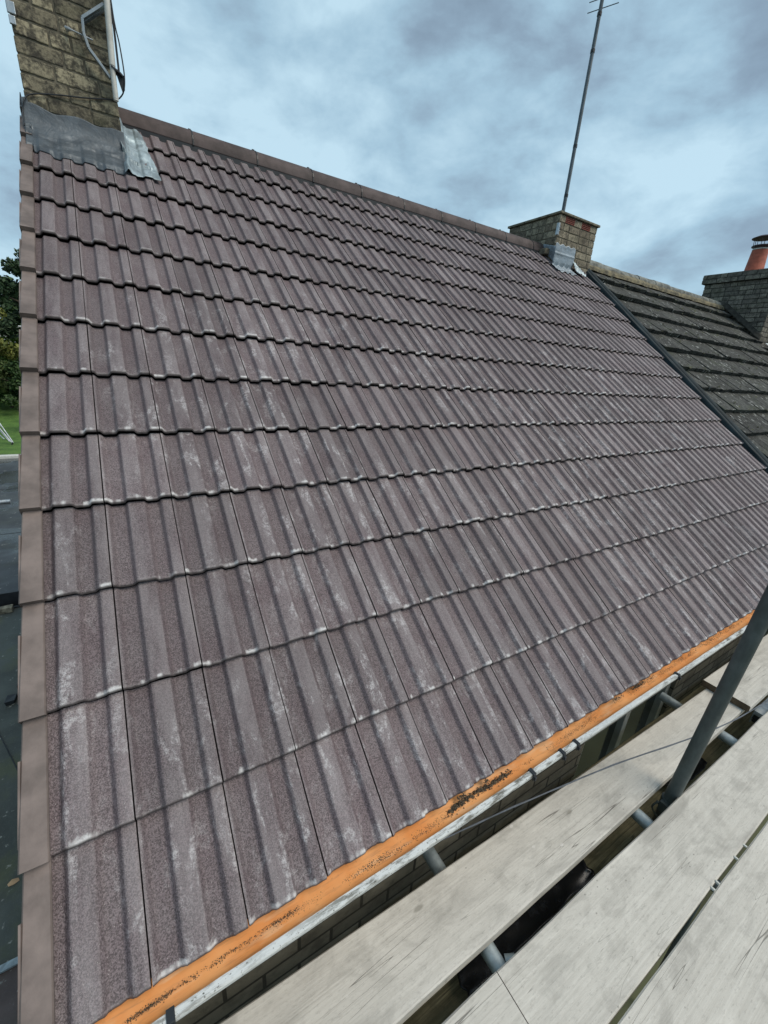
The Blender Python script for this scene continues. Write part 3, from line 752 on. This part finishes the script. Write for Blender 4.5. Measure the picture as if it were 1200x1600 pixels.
mb=MB(); strap(mb,[(.492,3.05),(.499,2.93),(.498,2.74)],2.872,2.888,.005); strap(mb,[(.46,2.738),(.500,2.722),(.512,2.712)],2.845,2.90,.004)
ids=[mb.vert(p) for p in ((.478,2.87,2.742),(.520,2.87,2.722),(.518,2.87,2.66),(.505,2.87,2.645),(.478,2.884,2.742),(.520,2.884,2.722),(.518,2.884,2.66),(.505,2.884,2.645))]
for f in ((0,1,2,3),(7,6,5,4),(0,4,5,1),(1,5,6,2),(2,6,7,3),(3,7,4,0)): mb.face([ids[q] for q in f])
part(mb,'back_clamp',M_CLIP,ae)
def smoothpts(P,n=8):
    P=[Vector(p) for p in P]; out=[]
    for i in range(len(P)-1):
        p0=P[max(i-1,0)];p1=P[i];p2=P[i+1];p3=P[min(i+2,len(P)-1)]
        for k in range(n):
            t=k/n; out.append(.5*((2*p1)+(-p0+p2)*t+(2*p0-5*p1+4*p2-p3)*t*t+(-p0+3*p1-3*p2+p3)*t**3))
    out.append(P[-1]); return out
mb=MB(); mb.tube(smoothpts([(.482,2.86,3.6),(.498,2.855,3.05),(.504,2.855,2.93),(.515,2.86,2.86),(.522,2.86,2.76),(.521,2.86,2.70),(.512,2.868,2.655),(.497,2.90,2.635),(.47,2.922,2.620),(.40,2.921,2.600),(.30,2.920,2.575),(.20,2.920,2.555),(.10,2.919,2.530),(.045,2.915,2.505),(.024,2.905,2.47),(.012,2.90,2.42),(.012,2.84,2.34)]),.0035,8)
tag(mb.build('aerial_cable',M_CLIP,smooth=True),'thin black cable looping from the white pole across the near chimney bricks','cable')

# TV aerial on the far chimney
tv=thing('tv_aerial','tall thin aerial mast rising behind the far ridge chimney','aerial',(5.14,3.4,2.9))
mb=MB(); mb.tube([(5.14,3.4,2.6),(5.141,3.4,4.2),(5.146,3.4,5.9)],[.022,.020,.018],12); part(mb,'mast',M_MAST,tv,smooth=True)
for z in (3.30,3.78,4.62,4.92):
    mb=MB(); mb.tube([(5.142,3.4,z),(5.142,3.4,z+.03)],.0235,12); part(mb,'collar',M_CLIP,tv)
for z,l in ((4.98,1.0),(5.065,1.0)):
    mb=MB(); mb.tube([(5.09,3.519,z),(5.22,3.243,z)],.0042,8); part(mb,'dipole',M_MAST,tv)
mb=MB(); mb.tube([(4.55,3.2,5.62),(5.75,3.62,5.62)],.012,8)
for q in range(9):
    x=lerp(4.6,5.7,q/8); y=lerp(3.22,3.60,q/8); mb.tube([(x-.05,y+.14,5.62),(x+.05,y-.14,5.62)],.004,6)
part(mb,'yagi_array',M_ALU,tv)

# ------------------------------------------------------------------ neighbouring house
nb_=thing('terraced_house','neighbouring house beyond with a darker mossy old tile roof','house',(10,0.1,-5.4))
g2=.3278; mb=MB()
NX0,NX1=5.705,15.0
for j in range(13):
    s0=.033+j*g2+.0; x=NX0
    while x<NX1:
        wd=.165
        if x>9.83 and s0>3.15 and x<11.6: x+=wd; continue
        s1=s0+g2+.03 if j<12 else 4.28; a=x+random.uniform(.0,.002); b=x+wd-random.choice((.002,.003,.005,.009,.016))
        lf=random.uniform(-.008,.008); ds=random.gauss(0,.005); r=random.random(); lift=random.uniform(.0,.008)
        T=.050
        P=[(a,s0+ds,lf+lift*.4),(b,s0+ds+random.gauss(0,.003),lf+lift),(b,s1,-.052+lf*.3),(a,s1,-.052+lf*.3)]
        ids=[mb.vert(p) for p in P]+[mb.vert((p[0],p[1]+(.004 if q<2 else 0),p[2]-T)) for q,p in enumerate(P)]
        for f in ((0,1,2,3),(7,6,5,4),(0,4,5,1),(1,5,6,2),(2,6,7,3),(3,7,4,0)): mb.face([ids[q] for q in f],r)
        x+=wd
part(mb,'tiled_roof',M_OLD,nb_,rot=(TH,0,0),bevel=.003)
mb=MB(); mb.box(NX0+.01,NX1,.05,4.30,-.085,-.065); part(mb,'roof_underlay',M_DARK,nb_,rot=(TH,0,0))
mb=MB(); mb.box(NX0,NX1,-4.38,-.02,-.05,-.01); part(mb,'rear_roof',M_OLD,nb_,rot=(-TH,0,0),loc=(0,6.84,0))
# clumps of moss on the old roof
mb=MB()
for i in range(420):
    u=random.uniform(5.75,9.6); s=.033+random.randrange(1,13)*g2+abs(random.gauss(0,.03))+ (random.uniform(0,.25) if random.random()<.35 else 0); r=random.uniform(.006,.022)
    if s>4.2: continue
    p=[]
    for k in range(7): an=2*math.pi*k/7; p.append(mb.vert((u+r*math.cos(an)*random.uniform(.7,1.5),s+r*math.sin(an)*random.uniform(.6,1),-.002)))
    t=mb.vert((u,s,r*.7))
    rr=random.random()
    for k in range(7): mb.face((p[k],p[(k+1)%7],t),rr)
tag(part(mb,'moss',leaf_mat('roof_moss',(.02,.025,.012),(.10,.105,.06)),nb_,rot=(TH,0,0)),kind='stuff')
# old ridge with lichen covered mortar
M_LICH=NT('lichen_mortar',.95); q=M_LICH
q.color(q.mix(q.step(q.noise(12,5,.7),.35,.65),(.085,.08,.06),(.24,.21,.13))); q.bump(q.noise(60,4,.7),.9,.008); M_LICH=M_LICH.m
M_OLDR=plain('old_ridge_concrete',(.17,.18,.165),.95,0,.5,12,.9,70)
mb=MB(); xs=[NX0-.12+i*.06 for i in range(72)]
pr=[(3.235,2.595),(3.245,2.632),(3.29,2.672),(3.33,2.69),(3.33,2.60)]
mb.sweep(pr,xs,lambda x,k,y,z:(y+.010*hn(x*7,k*3.1),z+.010*hn(x*6,k*2.2)),close=True); part(mb,'mortar_bedding',M_LICH,nb_)
for i in range(9):
    a=5.56+i*.46; b=a+.452; mb=MB(); pr=[]
    for t in range(13): an=math.pi*t/12; pr.append((3.41-math.cos(an)*.125,2.655+math.sin(an)**.85*.095))
    pr2=[(3.41+(y-3.41)*.86,z-.016) for y,z in pr][::-1]; dz=random.uniform(-.007,.007); dy=random.uniform(-.006,.006)
    mb.sweep([(y+dy,z+dz) for y,z in pr+pr2],[a,lerp(a,b,.33),lerp(a,b,.66),b],lambda x,k,y,z:(y+.003*hn(x*15,k),z+.004*hn(x*12,k+4)),close=True)
    part(mb,'ridge_tile',M_OLDR,nb_,smooth=True,bevel=.003)
# wide chimney at the far end
ch3=pempty('chimney',nb_,(10.5,3.2,2.3))
CX0,CX1,CY0,CY1=9.80,11.4,2.60,3.70
mb=brick_stack(CX0,CX1,CY0,CY1,1.93,3.055,ch=.075,bl=.215,sides='sw',proud=.007,jit=.003)
part(mb,'brick_stack',[M_BR3,M_MORT3],ch3,bevel=.005)
mb=brick_stack(CX0-.045,CX1+.045,CY0-.045,CY1+.045,3.057,3.207,ch=.075,bl=.215,sides='sw',proud=.004,jit=.004)
part(mb,'corbel_course',[M_BR3,M_MORT3],ch3,bevel=.006)
mb=MB()
def flaun(a,b):
    x=lerp(CX0-.02,CX1+.03,a); y=lerp(CY0-.02,CY1+.03,b); e=min(a,1-a,b,1-b); return (x,y,3.208+min(.05,.35*e)+.006*hn(x*6,y*6))
mb.grid(flaun,24,18); part(mb,'flaunching',M_MORT,ch3,smooth=True)
mb=MB(); PX,PY=10.12,3.13
mb.lathe([(.150,0),(.150,.02),(.138,.03),(.118,.33),(.114,.345)],28,(PX,PY,3.235)); part(mb,'chimney_pot',M_TERRA,ch3,smooth=True)
mb=MB(); mb.lathe([(.118,0),(.119,.012),(.116,.014)],28,(PX,PY,3.583)); part(mb,'pot_band',M_WHITE,ch3,smooth=True)
mb=MB(); mb.lathe([(.112,.0),(.118,.03),(.142,.032),(.142,.048),(.10,.052)],28,(PX,PY,3.598))
for k in range(8):
    an=2*math.pi*k/8+.2; mb.tube([(PX+.122*math.cos(an),PY+.122*math.sin(an),3.645),(PX+.128*math.cos(an),PY+.128*math.sin(an),3.755)],.0045,6)
mb.lathe([(.170,0),(.172,.008),(.10,.038),(.03,.052),(.0,.053)],28,(PX,PY,3.755)); 
M_COWL=plain('brown_metal_cowl',(.055,.035,.035),.5,.3); part(mb,'cowl',M_COWL,ch3,smooth=True)
mb=MB()
def fl3(a,b): 
    x=lerp(9.70,10.4,a); s=lerp(2.93,3.19,b); return RF(x,s+.02*hn(x*5,1),.015+.012*hn(x*9,s*9)+.03*b)
mb.grid(fl3,20,12); M_FLSH=plain('white_mortar_flashing',(.55,.60,.60),.7,0,.2,8); part(mb,'flashing',M_FLSH,ch3,smooth=True,solid=.003)
# dark soaker along the stack's foot
mb=MB()
def soak(a,b):
    s=lerp(3.30,4.2,a); p=RF(9.77,s,.0); return Vector((lerp(9.74,9.795,b),p.y,p.z+.01+.09*b+.01*hn(s*8,b)))
mb.grid(soak,20,4); part(mb,'side_flashing',M_MORT3,ch3,smooth=True,solid=.004)
mb=MB(); mb.box(5.502,15.0,W0+.003,W0+.28,-5.4,-.11); mb.box(14.7,15,W0+.282,6.72,-5.4,-.11); mb.box(5.502,14.698,6.44,6.72,-5.4,-.11); part(mb,'wall',M_WALL,nb_)
mb=MB(); mb.sweep([(y,z) for y,z in prin],[5.66,8,11,15],lambda x,k,y,z:(y+.018,z-.004),mis,close=True); part(mb,'gutter',[M_GOUT,M_LIP,M_GOUT],nb_)
mb=MB(); mb.box(5.502,15,.09,.112,-.16,-.016); part(mb,'fascia_board',M_FASCIA,nb_)

# ------------------------------------------------------------------ scaffold
ZB=-.30
def board(name,label,x0,x1,y0a,y0b,y1a,y1b,ztop,mat,group,th=.038,seed=1.0,zt2=None):
    mb=MB(); n=int((x1-x0)/.12)+2; ends=[]
    for i in range(n):
        t=i/(n-1); x=lerp(x0,x1,t); ya=lerp(y0a,y0b,t); yb=lerp(y1a,y1b,t); zt=lerp(ztop,zt2 if zt2 is not None else ztop,t)
        wv=.0018*hn(x*2.3,seed)
        row=[(ya+.003*hn(x*3,seed),zt-.004+wv),(ya+.004+.003*hn(x*3,seed),zt+wv),(lerp(ya,yb,.33),zt+wv+.001*hn(x*5,seed+2)),(lerp(ya,yb,.66),zt+wv+.001*hn(x*5,seed+3)),(yb-.004+.003*hn(x*3,seed+4),zt+wv),(yb+.003*hn(x*3,seed+4),zt-.004+wv),(yb+.003*hn(x*3,seed+4),zt-th),(ya+.003*hn(x*3,seed),zt-th)]
        ends.append([mb.vert((x,a,b)) for a,b in row])
    for i in range(n-1):
        for k in range(8): mb.face((ends[i][k],ends[i][(k+1)%8],ends[i+1][(k+1)%8],ends[i+1][k]),seed*.137%1)
    mb.face(ends[0][::-1],seed*.137%1,1); mb.face(ends[-1],seed*.137%1,1)
    ctr=((x0+x1)/2,(y0a+y1b)/2,ztop)
    o=mb.build(name,[mat,M_BEND],loc=(0,0,0))
    return tag(o,label,'board',group)
GRP='scaffold boards of the top lift'
board('scaffold_board','pale inner scaffold board nearest the gutter, running under the steel upright',-1.0,3.02,-.222,-.226,.024,-.062,ZB,M_BOARD,GRP,seed=1.0)
board('scaffold_board','far inner scaffold board lapped on top of another, brown end facing the camera',2.84,5.9,-.247,-.262,-.033,-.05,ZB+.040,M_BOARD,GRP,seed=2.3)
board('scaffold_board','short outer board at the bottom edge, left of the fine butt joint',-.9,.984,-.499,-.499,-.284,-.283,ZB+.002,M_BOARD,GRP,seed=4.4)
board('scaffold_board','outer scaffold board between the open gap with tubes and the narrow slot',.987,3.46,-.498,-.503,-.283,-.297,ZB,M_BOARD,GRP,seed=3.7)
board('scaffold_board','scratched scaffold board in the bottom right corner beyond the narrow dark slot',-.2,3.7,-.735,-.738,-.508,-.512,ZB-.001,M_BOARD,GRP,seed=5.1)
board('scaffold_board','far outer scaffold board at the right edge, lapped on the board below',3.30,6.4,-.52,-.53,-.305,-.315,ZB+.040,M_BOARD,GRP,seed=6.2)
board('scaffold_board','outermost scaffold board mostly outside the bottom right corner',-.2,3.9,-.965,-.968,-.745,-.746,ZB,M_BOARD,GRP,seed=7.4)
board('scaffold_board','dark mossy scaffold board lower down, seen through the gap',-.6,4.9,-.36,-.36,-.135,-.135,-.62,M_OLDB,'lower mossy boards under the platform',seed=8.3,th=.04)
board('scaffold_board','second dark mossy board lower down beside the wall, mostly hidden',-.6,4.9,-.128,-.128,.085,.085,-.625,M_OLDB,'lower mossy boards under the platform',seed=9.6,th=.04)
# white slivers wedged in the slot
mb=MB()
for x in (1.765,1.80,2.03,1.95):
    mb.box(x,x+.006,-.509,-.497,ZB-.006,ZB+.001,j=.001)
tag(mb.build('tape_scraps',M_WHITE),'tiny white tape scraps caught in the slot between two pale boards','scrap',kind='stuff')

sc=thing('tube_scaffold','galvanised scaffold tubes carrying the boards, with the steel upright at right','scaffold',(2.0,-.27,-5.4))
TR=.0242
def tubepart(name,a,b,mat,n=18):
    mb=MB(); a=Vector(a);b=Vector(b); d=(b-a).normalized()
    mb.tube([a,b],TR,n,cap=False)
    # hollow ends
    mb.tube([a+d*.0,a+d*.03],TR-.0035,n,cap=True); mb.tube([b-d*.03,b],TR-.0035,n,cap=True)
    return part(mb,name,mat,sc,smooth=True)
tubepart('standard',(1.995,-.126,-5.4),(2.038,-.344,2.4),M_POLE,28)
tubepart('standard',(4.45,-.285,-5.4),(4.45,-.285,1.6),M_POLE)
tubepart('standard',(1.0,-1.15,-5.4),(1.0,-1.15,.9),M_GALV)
tubepart('standard',(4.4,-1.15,-5.4),(4.4,-1.15,.9),M_GALV)
ZT=ZB-.040-TR
for x,ye in ((1.026,.075),(1.846,-.06),(2.637,.06),(3.55,.0),(4.6,.0),(-.3,.0)): tubepart('transom',(x,-1.3,ZT),(x,ye,ZT),M_GALV,22)
tubepart('ledger',(-1.2,-1.20,ZT-.05),(6.4,-1.20,ZT-.05),M_GALV)
tubepart('ledger',(-1.2,-.31,-.70),(6.4,-.31,-.70),M_GALV)
tubepart('ledger',(-1.2,-.0,-.70),(6.4,-.0,-.70),M_GALV)
# couplers: band clamp, flap and bolt
def coupler(x,y,z):
    mb=MB(); mb.tube([(x,y,z-.025),(x,y,z+.025)],TR+.006,14); mb.box(x-.045,x-.026,y-.018,y+.018,z-.022,z+.022)
    mb.tube([(x-.036,y-.045,z),(x-.036,y+.03,z)],.006,8); mb.tube([(x-.036,y-.050,z),(x-.036,y-.040,z)],.011,6)
    mb.tube(smoothpts([(x-.05,y+.02,z+.02),(x-.062,y+.03,z-.01),(x-.045,y+.02,z-.05),(x-.03,y,z-.07)],4),.004,6)
    part(mb,'coupler',M_POLE,sc,smooth=True)
coupler(2.023,-.267,-.375); coupler(2.021,-.258,-.70+.04); coupler(4.45,-.285,-.375)
mb=MB(); mb.tube([(1.05,-.27,ZT+.004),(1.075,-.285,ZT+.01)],.017,10); part(mb,'coupler',M_GALV,sc,smooth=True)
# ladder beam in the gap, right
lb=thing('ladder_beam','blue grey flat steel beam end lying in the gap near the right edge','beam',(3.2,-.27,-.33))
mb=MB(); mb.box(2.93,4.8,-.292,-.252,-.345,-.320); mb.box(2.93,4.8,-.292,-.287,-.40,-.3455); mb.box(2.93,4.8,-.257,-.252,-.40,-.3455); part(mb,'channel',M_STRAP,lb,bevel=.003)
mb=MB(); mb.box(2.945,2.958,-.286,-.258,-.398,-.346); part(mb,'end_plate',M_CLIP,lb)
# cable stretched across the boards
mb=MB()
cp=smoothpts([(.95,.035,-.235),(1.018,.018,-.215),(1.303,-.029,-.20),(1.809,-.112,-.20),(2.402,-.233,-.20),(2.876,-.289,-.20),(3.6,-.36,-.19),(4.5,-.45,-.17)],6)
mb.tube(cp,.0026,8); mb.tube([p+Vector((0,.002*math.sin(i*1.1),.003*math.cos(i*1.1))) for i,p in enumerate(cp)],.0016,6)
tag(mb.build('cable',M_CABLE,smooth=True),'thin grey cable stretched over the inner board behind the steel upright','cable')
# black polythene on lower boards
def sheet(x0,x1,y0,y1,z,label,nm='plastic_sheet'):
    mb=MB()
    def f(a,b):
        x=lerp(x0,x1,a)+.012*hn(b*4,x0); y=lerp(y0,y1,b)+.008*hn(a*7,x0+3); e=min(a,1-a)*8
        return (x,y,z+.012+.006*hn(x*5,y*9)+.002*hn(x*20,y*24)+(.012*math.exp(-e*4)))
    mb.grid(f,60,20); tag(mb.build(nm,M_BIN,smooth=True,solid=.004),label,'sheet','black plastic on the mossy boards')
sheet(.985,1.655,-.226,-.137,-.60,'long strip of black plastic under the gap between inner and outer boards')
sheet(2.32,2.66,-.222,-.150,-.60,'short piece of black plastic under the gap beside the steel upright')

# ------------------------------------------------------------------ flat roofs at lower left
fr=thing('flat_roof_garage','low flat roofed garage block with grey felt, lower left behind the verge','garage',(-5,11,-5.4))
mb=MB(); mb.box(-12,.5,6.65,16.0,-2.42,-2.30); part(mb,'felt_roof',M_FELT,fr)
mb=MB(); mb.box(-12,.5,16.0,16.22,-2.42,-2.215); part(mb,'kerb',M_SLAB if 0 else M_WHITE,fr,bevel=.01)
mb=MB(); mb.box(-12,.5,6.62,6.648,-2.56,-2.285); part(mb,'fascia_board',M_CLIP,fr)
mb=MB(); mb.box(-11.8,.0,6.9,15.8,-5.4,-2.421); part(mb,'wall',M_WALL,fr)
mb=MB()
for yy in (9.2,12.4): mb.box(-12,.5,yy,yy+.05,-2.2995,-2.292)
part(mb,'felt_lap',M_FELT,fr)
mb=MB(); mb.tube([(-5.2,11.05,-2.26),(-2.25,11.25,-2.26)],.045,12); tag(mb.build('metal_pole',M_ALU,smooth=True),'pale metal pole lying on the grey felt flat roof','pole')
ex=thing('flat_roof_extension','mossy green felt flat roof directly below the verge at lower left','extension',(-2,3.8,-5.4))
mb=MB(); mb.box(-6,.02,1.72,6.42,-2.56,-2.45); part(mb,'felt_roof',M_FELT2,ex)
mb=MB(); mb.box(-6,.022,.2,1.715,-2.57,-2.46); part(mb,'felt_roof',M_FELT3,ex)
mb=MB(); mb.box(-6,.021,1.69,1.73,-2.452,-2.436,j=.003); part(mb,'felt_lap',M_LEAD2,ex)
mb=MB(); mb.box(-6,.02,6.42,6.46,-2.60,-2.43); part(mb,'fascia_board',M_CLIP,ex)
mb=MB(); mb.box(-5.9,.0,.3,6.3,-5.4,-2.57); part(mb,'wall',M_WALL,ex)
mb=MB()
for a,b in (((-1.9,3.4),(-.8,2.9)),): mb.tube([(a[0],a[1],-2.447),(-1.2,3.9,-2.447),(b[0],b[1],-2.447)],.006,5)
part(mb,'felt_joint',M_CLIP,ex)
mb=MB(); mb.box(-1.62,-1.47,6.30,6.41,-2.45,-2.37,j=.01); tag(mb.build('brick',M_WHITE if 0 else M_SLAB,bevel=.01),'single pale brick on the edge of the lower felt roof','brick')
mb=MB(); ids=[mb.vert(p) for p in ((-.86,2.25,-2.447),(-.835,2.268,-2.440),(-.80,2.262,-2.443),(-.79,2.24,-2.447),(-.82,2.225,-2.443),(-.85,2.228,-2.445))]; mb.face(ids)
tag(mb.build('fallen_leaf',plain('dry_leaf',(.42,.28,.16),.8),solid=.001),'dry tan leaf lying on the mossy green felt','leaf')
mb=MB(); mb.box(-1.13,-1.08,4.45,4.95,-2.449,-2.37,j=.006); mb.box(-1.20,-1.12,4.25,4.36,-2.449,-2.40,j=.01)
tag(mb.build('timber_offcut',M_CLIP,bevel=.004),'dark offcut lying on the mossy felt beside the verge','offcut')
# lawn frame
lf=thing('clothes_airer','folded pale metal clothes airer leaning on the lawn','airer',(-4.1,20.6,-2.7))
mb=MB()
for a,b in (((-3.74,20.4,-2.62),(-4.42,20.9,-1.42)),((-3.70,20.4,-2.62),(-4.24,20.9,-1.40)),((-3.80,20.42,-2.58),(-4.36,20.9,-1.65)),((-3.95,20.5,-2.5),(-4.40,20.9,-2.0))): mb.tube([a,b],.022,8)
for t in (.2,.5,.8): mb.tube([(lerp(-3.74,-4.42,t),lerp(20.4,20.9,t),lerp(-2.62,-1.42,t)),(lerp(-3.70,-4.24,t),lerp(20.4,20.9,t),lerp(-2.62,-1.40,t))],.015,6)
part(mb,'frame',M_ALU,lf,smooth=True)
mb=MB(); mb.tube([(-3.76,20.4,-2.8),(-3.72,20.4,-2.6)],.03,8); part(mb,'foot',M_CLIP,lf)

# ------------------------------------------------------------------ trees, bushes
def blob_leaves(mb,c,rad,n,ls,sq=1.0):
    for i in range(n):
        d=Vector((random.gauss(0,1),random.gauss(0,1),random.gauss(0,1))).normalized()*(random.random()**.4)
        p=Vector((c[0]+d.x*rad,c[1]+d.y*rad,c[2]+d.z*rad*sq))
        a=Vector((random.uniform(-1,1),random.uniform(-1,1),random.uniform(-1,1))).normalized()
        b=a.cross(Vector((random.uniform(-1,1),random.uniform(-1,1),random.uniform(-1,1)))).normalized()
        s=ls*random.uniform(.6,1.4); a*=s; b*=s*.6
        ids=[mb.vert(p-a),mb.vert(p+b),mb.vert(p+a),mb.vert(p-b)]; mb.face(ids,random.random())
def tree(name,label,cat,x,y,z0,h,cr,colA,colB,nl=5200,ls=.10,clumps=22,trunk=True,grp='trees behind the flat roofs'):
    t=thing(name,label,cat,(x,y,z0),grp)
    mb=MB()
    mb.tube([(x,y,z0-.2),(x+.1,y,z0+h*.25),(x-.05,y+.1,z0+h*.5),(x,y,z0+h*.85)],[h*.035,h*.026,h*.018,h*.006],8)
    for k in range(7):
        an=k*2.4; zz_=z0+h*(.25+.08*k); L=cr*.75
        mb.tube([(x,y,zz_),(x+math.cos(an)*L*.5,y+math.sin(an)*L*.5,zz_+L*.25),(x+math.cos(an)*L,y+math.sin(an)*L,zz_+L*.45)],[h*.012,h*.008,h*.003],6)
    part(mb,'trunk',M_BARK,t,smooth=True)
    mb=MB()
    for k in range(clumps):
        f=random.random(); zc=z0+h*lerp(.22,.95,f); rr=cr*(1-.55*max(0,f-.35)/.65)
        an=random.uniform(0,6.28); q=rr*math.sqrt(random.random())*.85
        blob_leaves(mb,(x+math.cos(an)*q,y+math.sin(an)*q,zc),cr*random.uniform(.24,.42),nl//clumps,ls,.8)
    part(mb,'crown',leaf_mat(name+'_leaves',colA,colB),t,recalc=False)
tree('broadleaf_tree','tall dark green tree, highest crown against the sky','tree',-3.75,34,-1.6,7.9,1.9,(.010,.028,.012),(.045,.085,.035),8000,.11)
tree('broadleaf_tree','yellowing green tree left of the tall dark one','tree',-6.3,30.5,-1.9,6.8,1.8,(.05,.075,.014),(.22,.23,.05),8000,.10)
tree('broadleaf_tree','bright green rounded tree low beside the verge','tree',-3.0,31,-1.9,4.9,1.3,(.03,.07,.014),(.13,.22,.045),5000,.09)
tree('shrub','dark shrub at the back of the lawn beside the verge','shrub',-4.1,27.5,-2.5,2.5,1.1,(.014,.035,.010),(.06,.11,.03),4500,.08,14,grp='shrubs behind the lawn')
tree('shrub','olive brown shrub at the back of the lawn, farther left','shrub',-6.2,27.2,-2.5,2.9,1.2,(.03,.035,.012),(.12,.12,.04),4500,.08,14,grp='shrubs behind the lawn')
tree('shrub','low green shrub on the lawn beside the folded airer','shrub',-3.3,23.6,-2.75,1.5,.75,(.02,.04,.012),(.09,.12,.035),3000,.06,10,grp='shrubs behind the lawn')
for i,(x,y,h,c) in enumerate(((-9.5,34,8.5,2.6),(-13,37,7,2.6),(.5,38,6,2.4),(5,44,7,3),(-18,40,9,3))):
    tree('broadleaf_tree',['broad tree outside the left edge behind the lawn','second tree outside the left edge','tree hidden behind the verge','tree hidden behind the new roof','farthest tree outside the left edge'][i],'tree',x,y,-1.2,h,c,(.015,.035,.012),(.06,.11,.035),4500,.15)
for i in range(11):
    x=-17+i*2.6+random.uniform(-.5,.5)
    tree('broadleaf_tree',['dark','mid green','pale green','olive','deep green','yellowish','dull green','bluish green','brownish green','fresh green','grey green'][i]+' tree in the far row beyond the hedge, %s from the left'%['first','second','third','fourth','fifth','sixth','seventh','eighth','ninth','tenth','eleventh'][i],'tree',x,47+random.uniform(-2,2),-.5,random.uniform(6.0,7.4),2.2,(.012+.003*(i%4),.03+.004*(i%3),.012),(.05+.012*(i%4),.095,.032),3600,.17,16)
for i,(x,y,h) in enumerate(((-5.0,28.6,2.3),(-7.6,28.8,3.0),(-2.6,29.5,2.6))):
    tree('shrub',['leafy shrub filling the gap behind the lawn','large shrub outside the left edge','shrub hidden by the verge'][i],'shrub',x,y,-2.4,h,1.25,(.014,.035,.010),(.08,.12,.03),5000,.08,16,grp='shrubs behind the lawn')
# clipped hedge
hg=thing('hedge','bright green hedge band below the white van','hedge',(-4.9,33.5,-.9))
mb=MB()
for i in range(9000):
    x=random.uniform(-8,-1.5); y=random.uniform(34.4,35.2); z=random.uniform(-.9,1.25)+.12*hn(x*2,y)
    a=Vector((random.uniform(-1,1),random.uniform(-1,1),random.uniform(-1,1))).normalized()*.08; b=a.cross(Vector((random.random(),1,.3))).normalized()*.05
    ids=[mb.vert(Vector((x,y,z))+q) for q in (-a,b,a,-b)]; mb.face(ids,random.random())
part(mb,'foliage',leaf_mat('hedge_leaves',(.03,.07,.012),(.12,.22,.04)),hg,recalc=False)
mb=MB(); 
for k in range(12): mb.tube([(-7.8+k*.55,34.8,-1.4),(-7.75+k*.55,34.8,.8)],.03,6)
part(mb,'stems',M_BARK,hg)
# vehicles on the bank
M_CARW=plain('white_paint',(.75,.78,.78),.25,0,.03); M_CARD=plain('dark_blue_paint',(.02,.03,.045),.25,0,.1); M_TYRE=plain('tyre_rubber',(.02,.02,.02),.85)
def car(name,label,cat,x,y,z,L,Wd,H,paint,van,rz):
    t=thing(name,label,cat,(x,y,z)); t.rotation_euler=(0,0,rz)
    def P(mb,n,m,**k): return mb.build(n,m,t,**k)
    if van: pr=[(-.5,.12),(-.5,.75),(-.485,.97),(-.46,1.0),(.28,1.0),(.33,.95),(.42,.60),(.49,.52),(.5,.40),(.5,.12)]
    else: pr=[(-.5,.18),(-.5,.55),(-.47,.66),(-.33,.70),(-.24,.97),(-.18,1.0),(.10,1.0),(.17,.95),(.28,.68),(.46,.58),(.5,.48),(.5,.18)]
    mb=MB(); rows=[]
    for yy,ins in ((-.5,.03),(-.47,0),(.47,0),(.5,.03)):
        rows.append([mb.vert((a*L*(1-ins),yy*Wd*(1 if b<.66 else .90),b*H*(1-ins*.3))) for a,b in pr])
    n=len(pr)
    for i in range(3):
        for k in range(n): mb.face((rows[i][k],rows[i][(k+1)%n],rows[i+1][(k+1)%n],rows[i+1][k]))
    mb.face(rows[0][::-1]); mb.face(rows[-1]); P(mb,'body',paint,bevel=.03)
    for sy in (-1,1):
        mb=MB(); pts=[(-.30,.72),(-.22,.93),(.09,.93),(.22,.72)] if not van else [(.08,.62),(.08,.92),(.28,.92),(.38,.62)]
        q=[mb.vert((a*L,sy*Wd*(.505 if b<.66 else .462),b*H)) for a,b in pts]+[mb.vert((a*L,sy*Wd*(.47 if b<.66 else .44),b*H)) for a,b in pts]
        for f in ((0,1,2,3),(7,6,5,4),(0,4,5,1),(1,5,6,2),(2,6,7,3),(3,7,4,0)): mb.face([q[c] for c in f])
        P(mb,'side_window',M_GLASS)
        for sx in (-.32,.32):
            mb=MB(); mb.tube([(sx*L,sy*Wd*.5,.32),(sx*L,sy*Wd*.38,.32)],.32,18); w_=P(mb,'wheel',M_TYRE,bevel=.03)
            mb=MB(); mb.tube([(sx*L,sy*Wd*.506,.32),(sx*L,sy*Wd*.48,.32)],.18,14); mb.build('rim',M_ALU,w_)
        mb=MB(); mb.box(.485*L,.503*L,sy*Wd*.40-.12,sy*Wd*.40+.12,.42*H,.52*H); P(mb,'headlight',M_WHITE)
    return t
car('parked_van','white van parked above the hedge among the trees','van',-6.3,37.6,-.2,4.6,1.9,2.2,M_CARW,True,R_(10))
car('parked_car','dark car with pale highlights parked between the trees and shrubs','car',-5.9,31.6,-1.55,4.1,1.7,1.42,M_CARD,False,R_(-12))
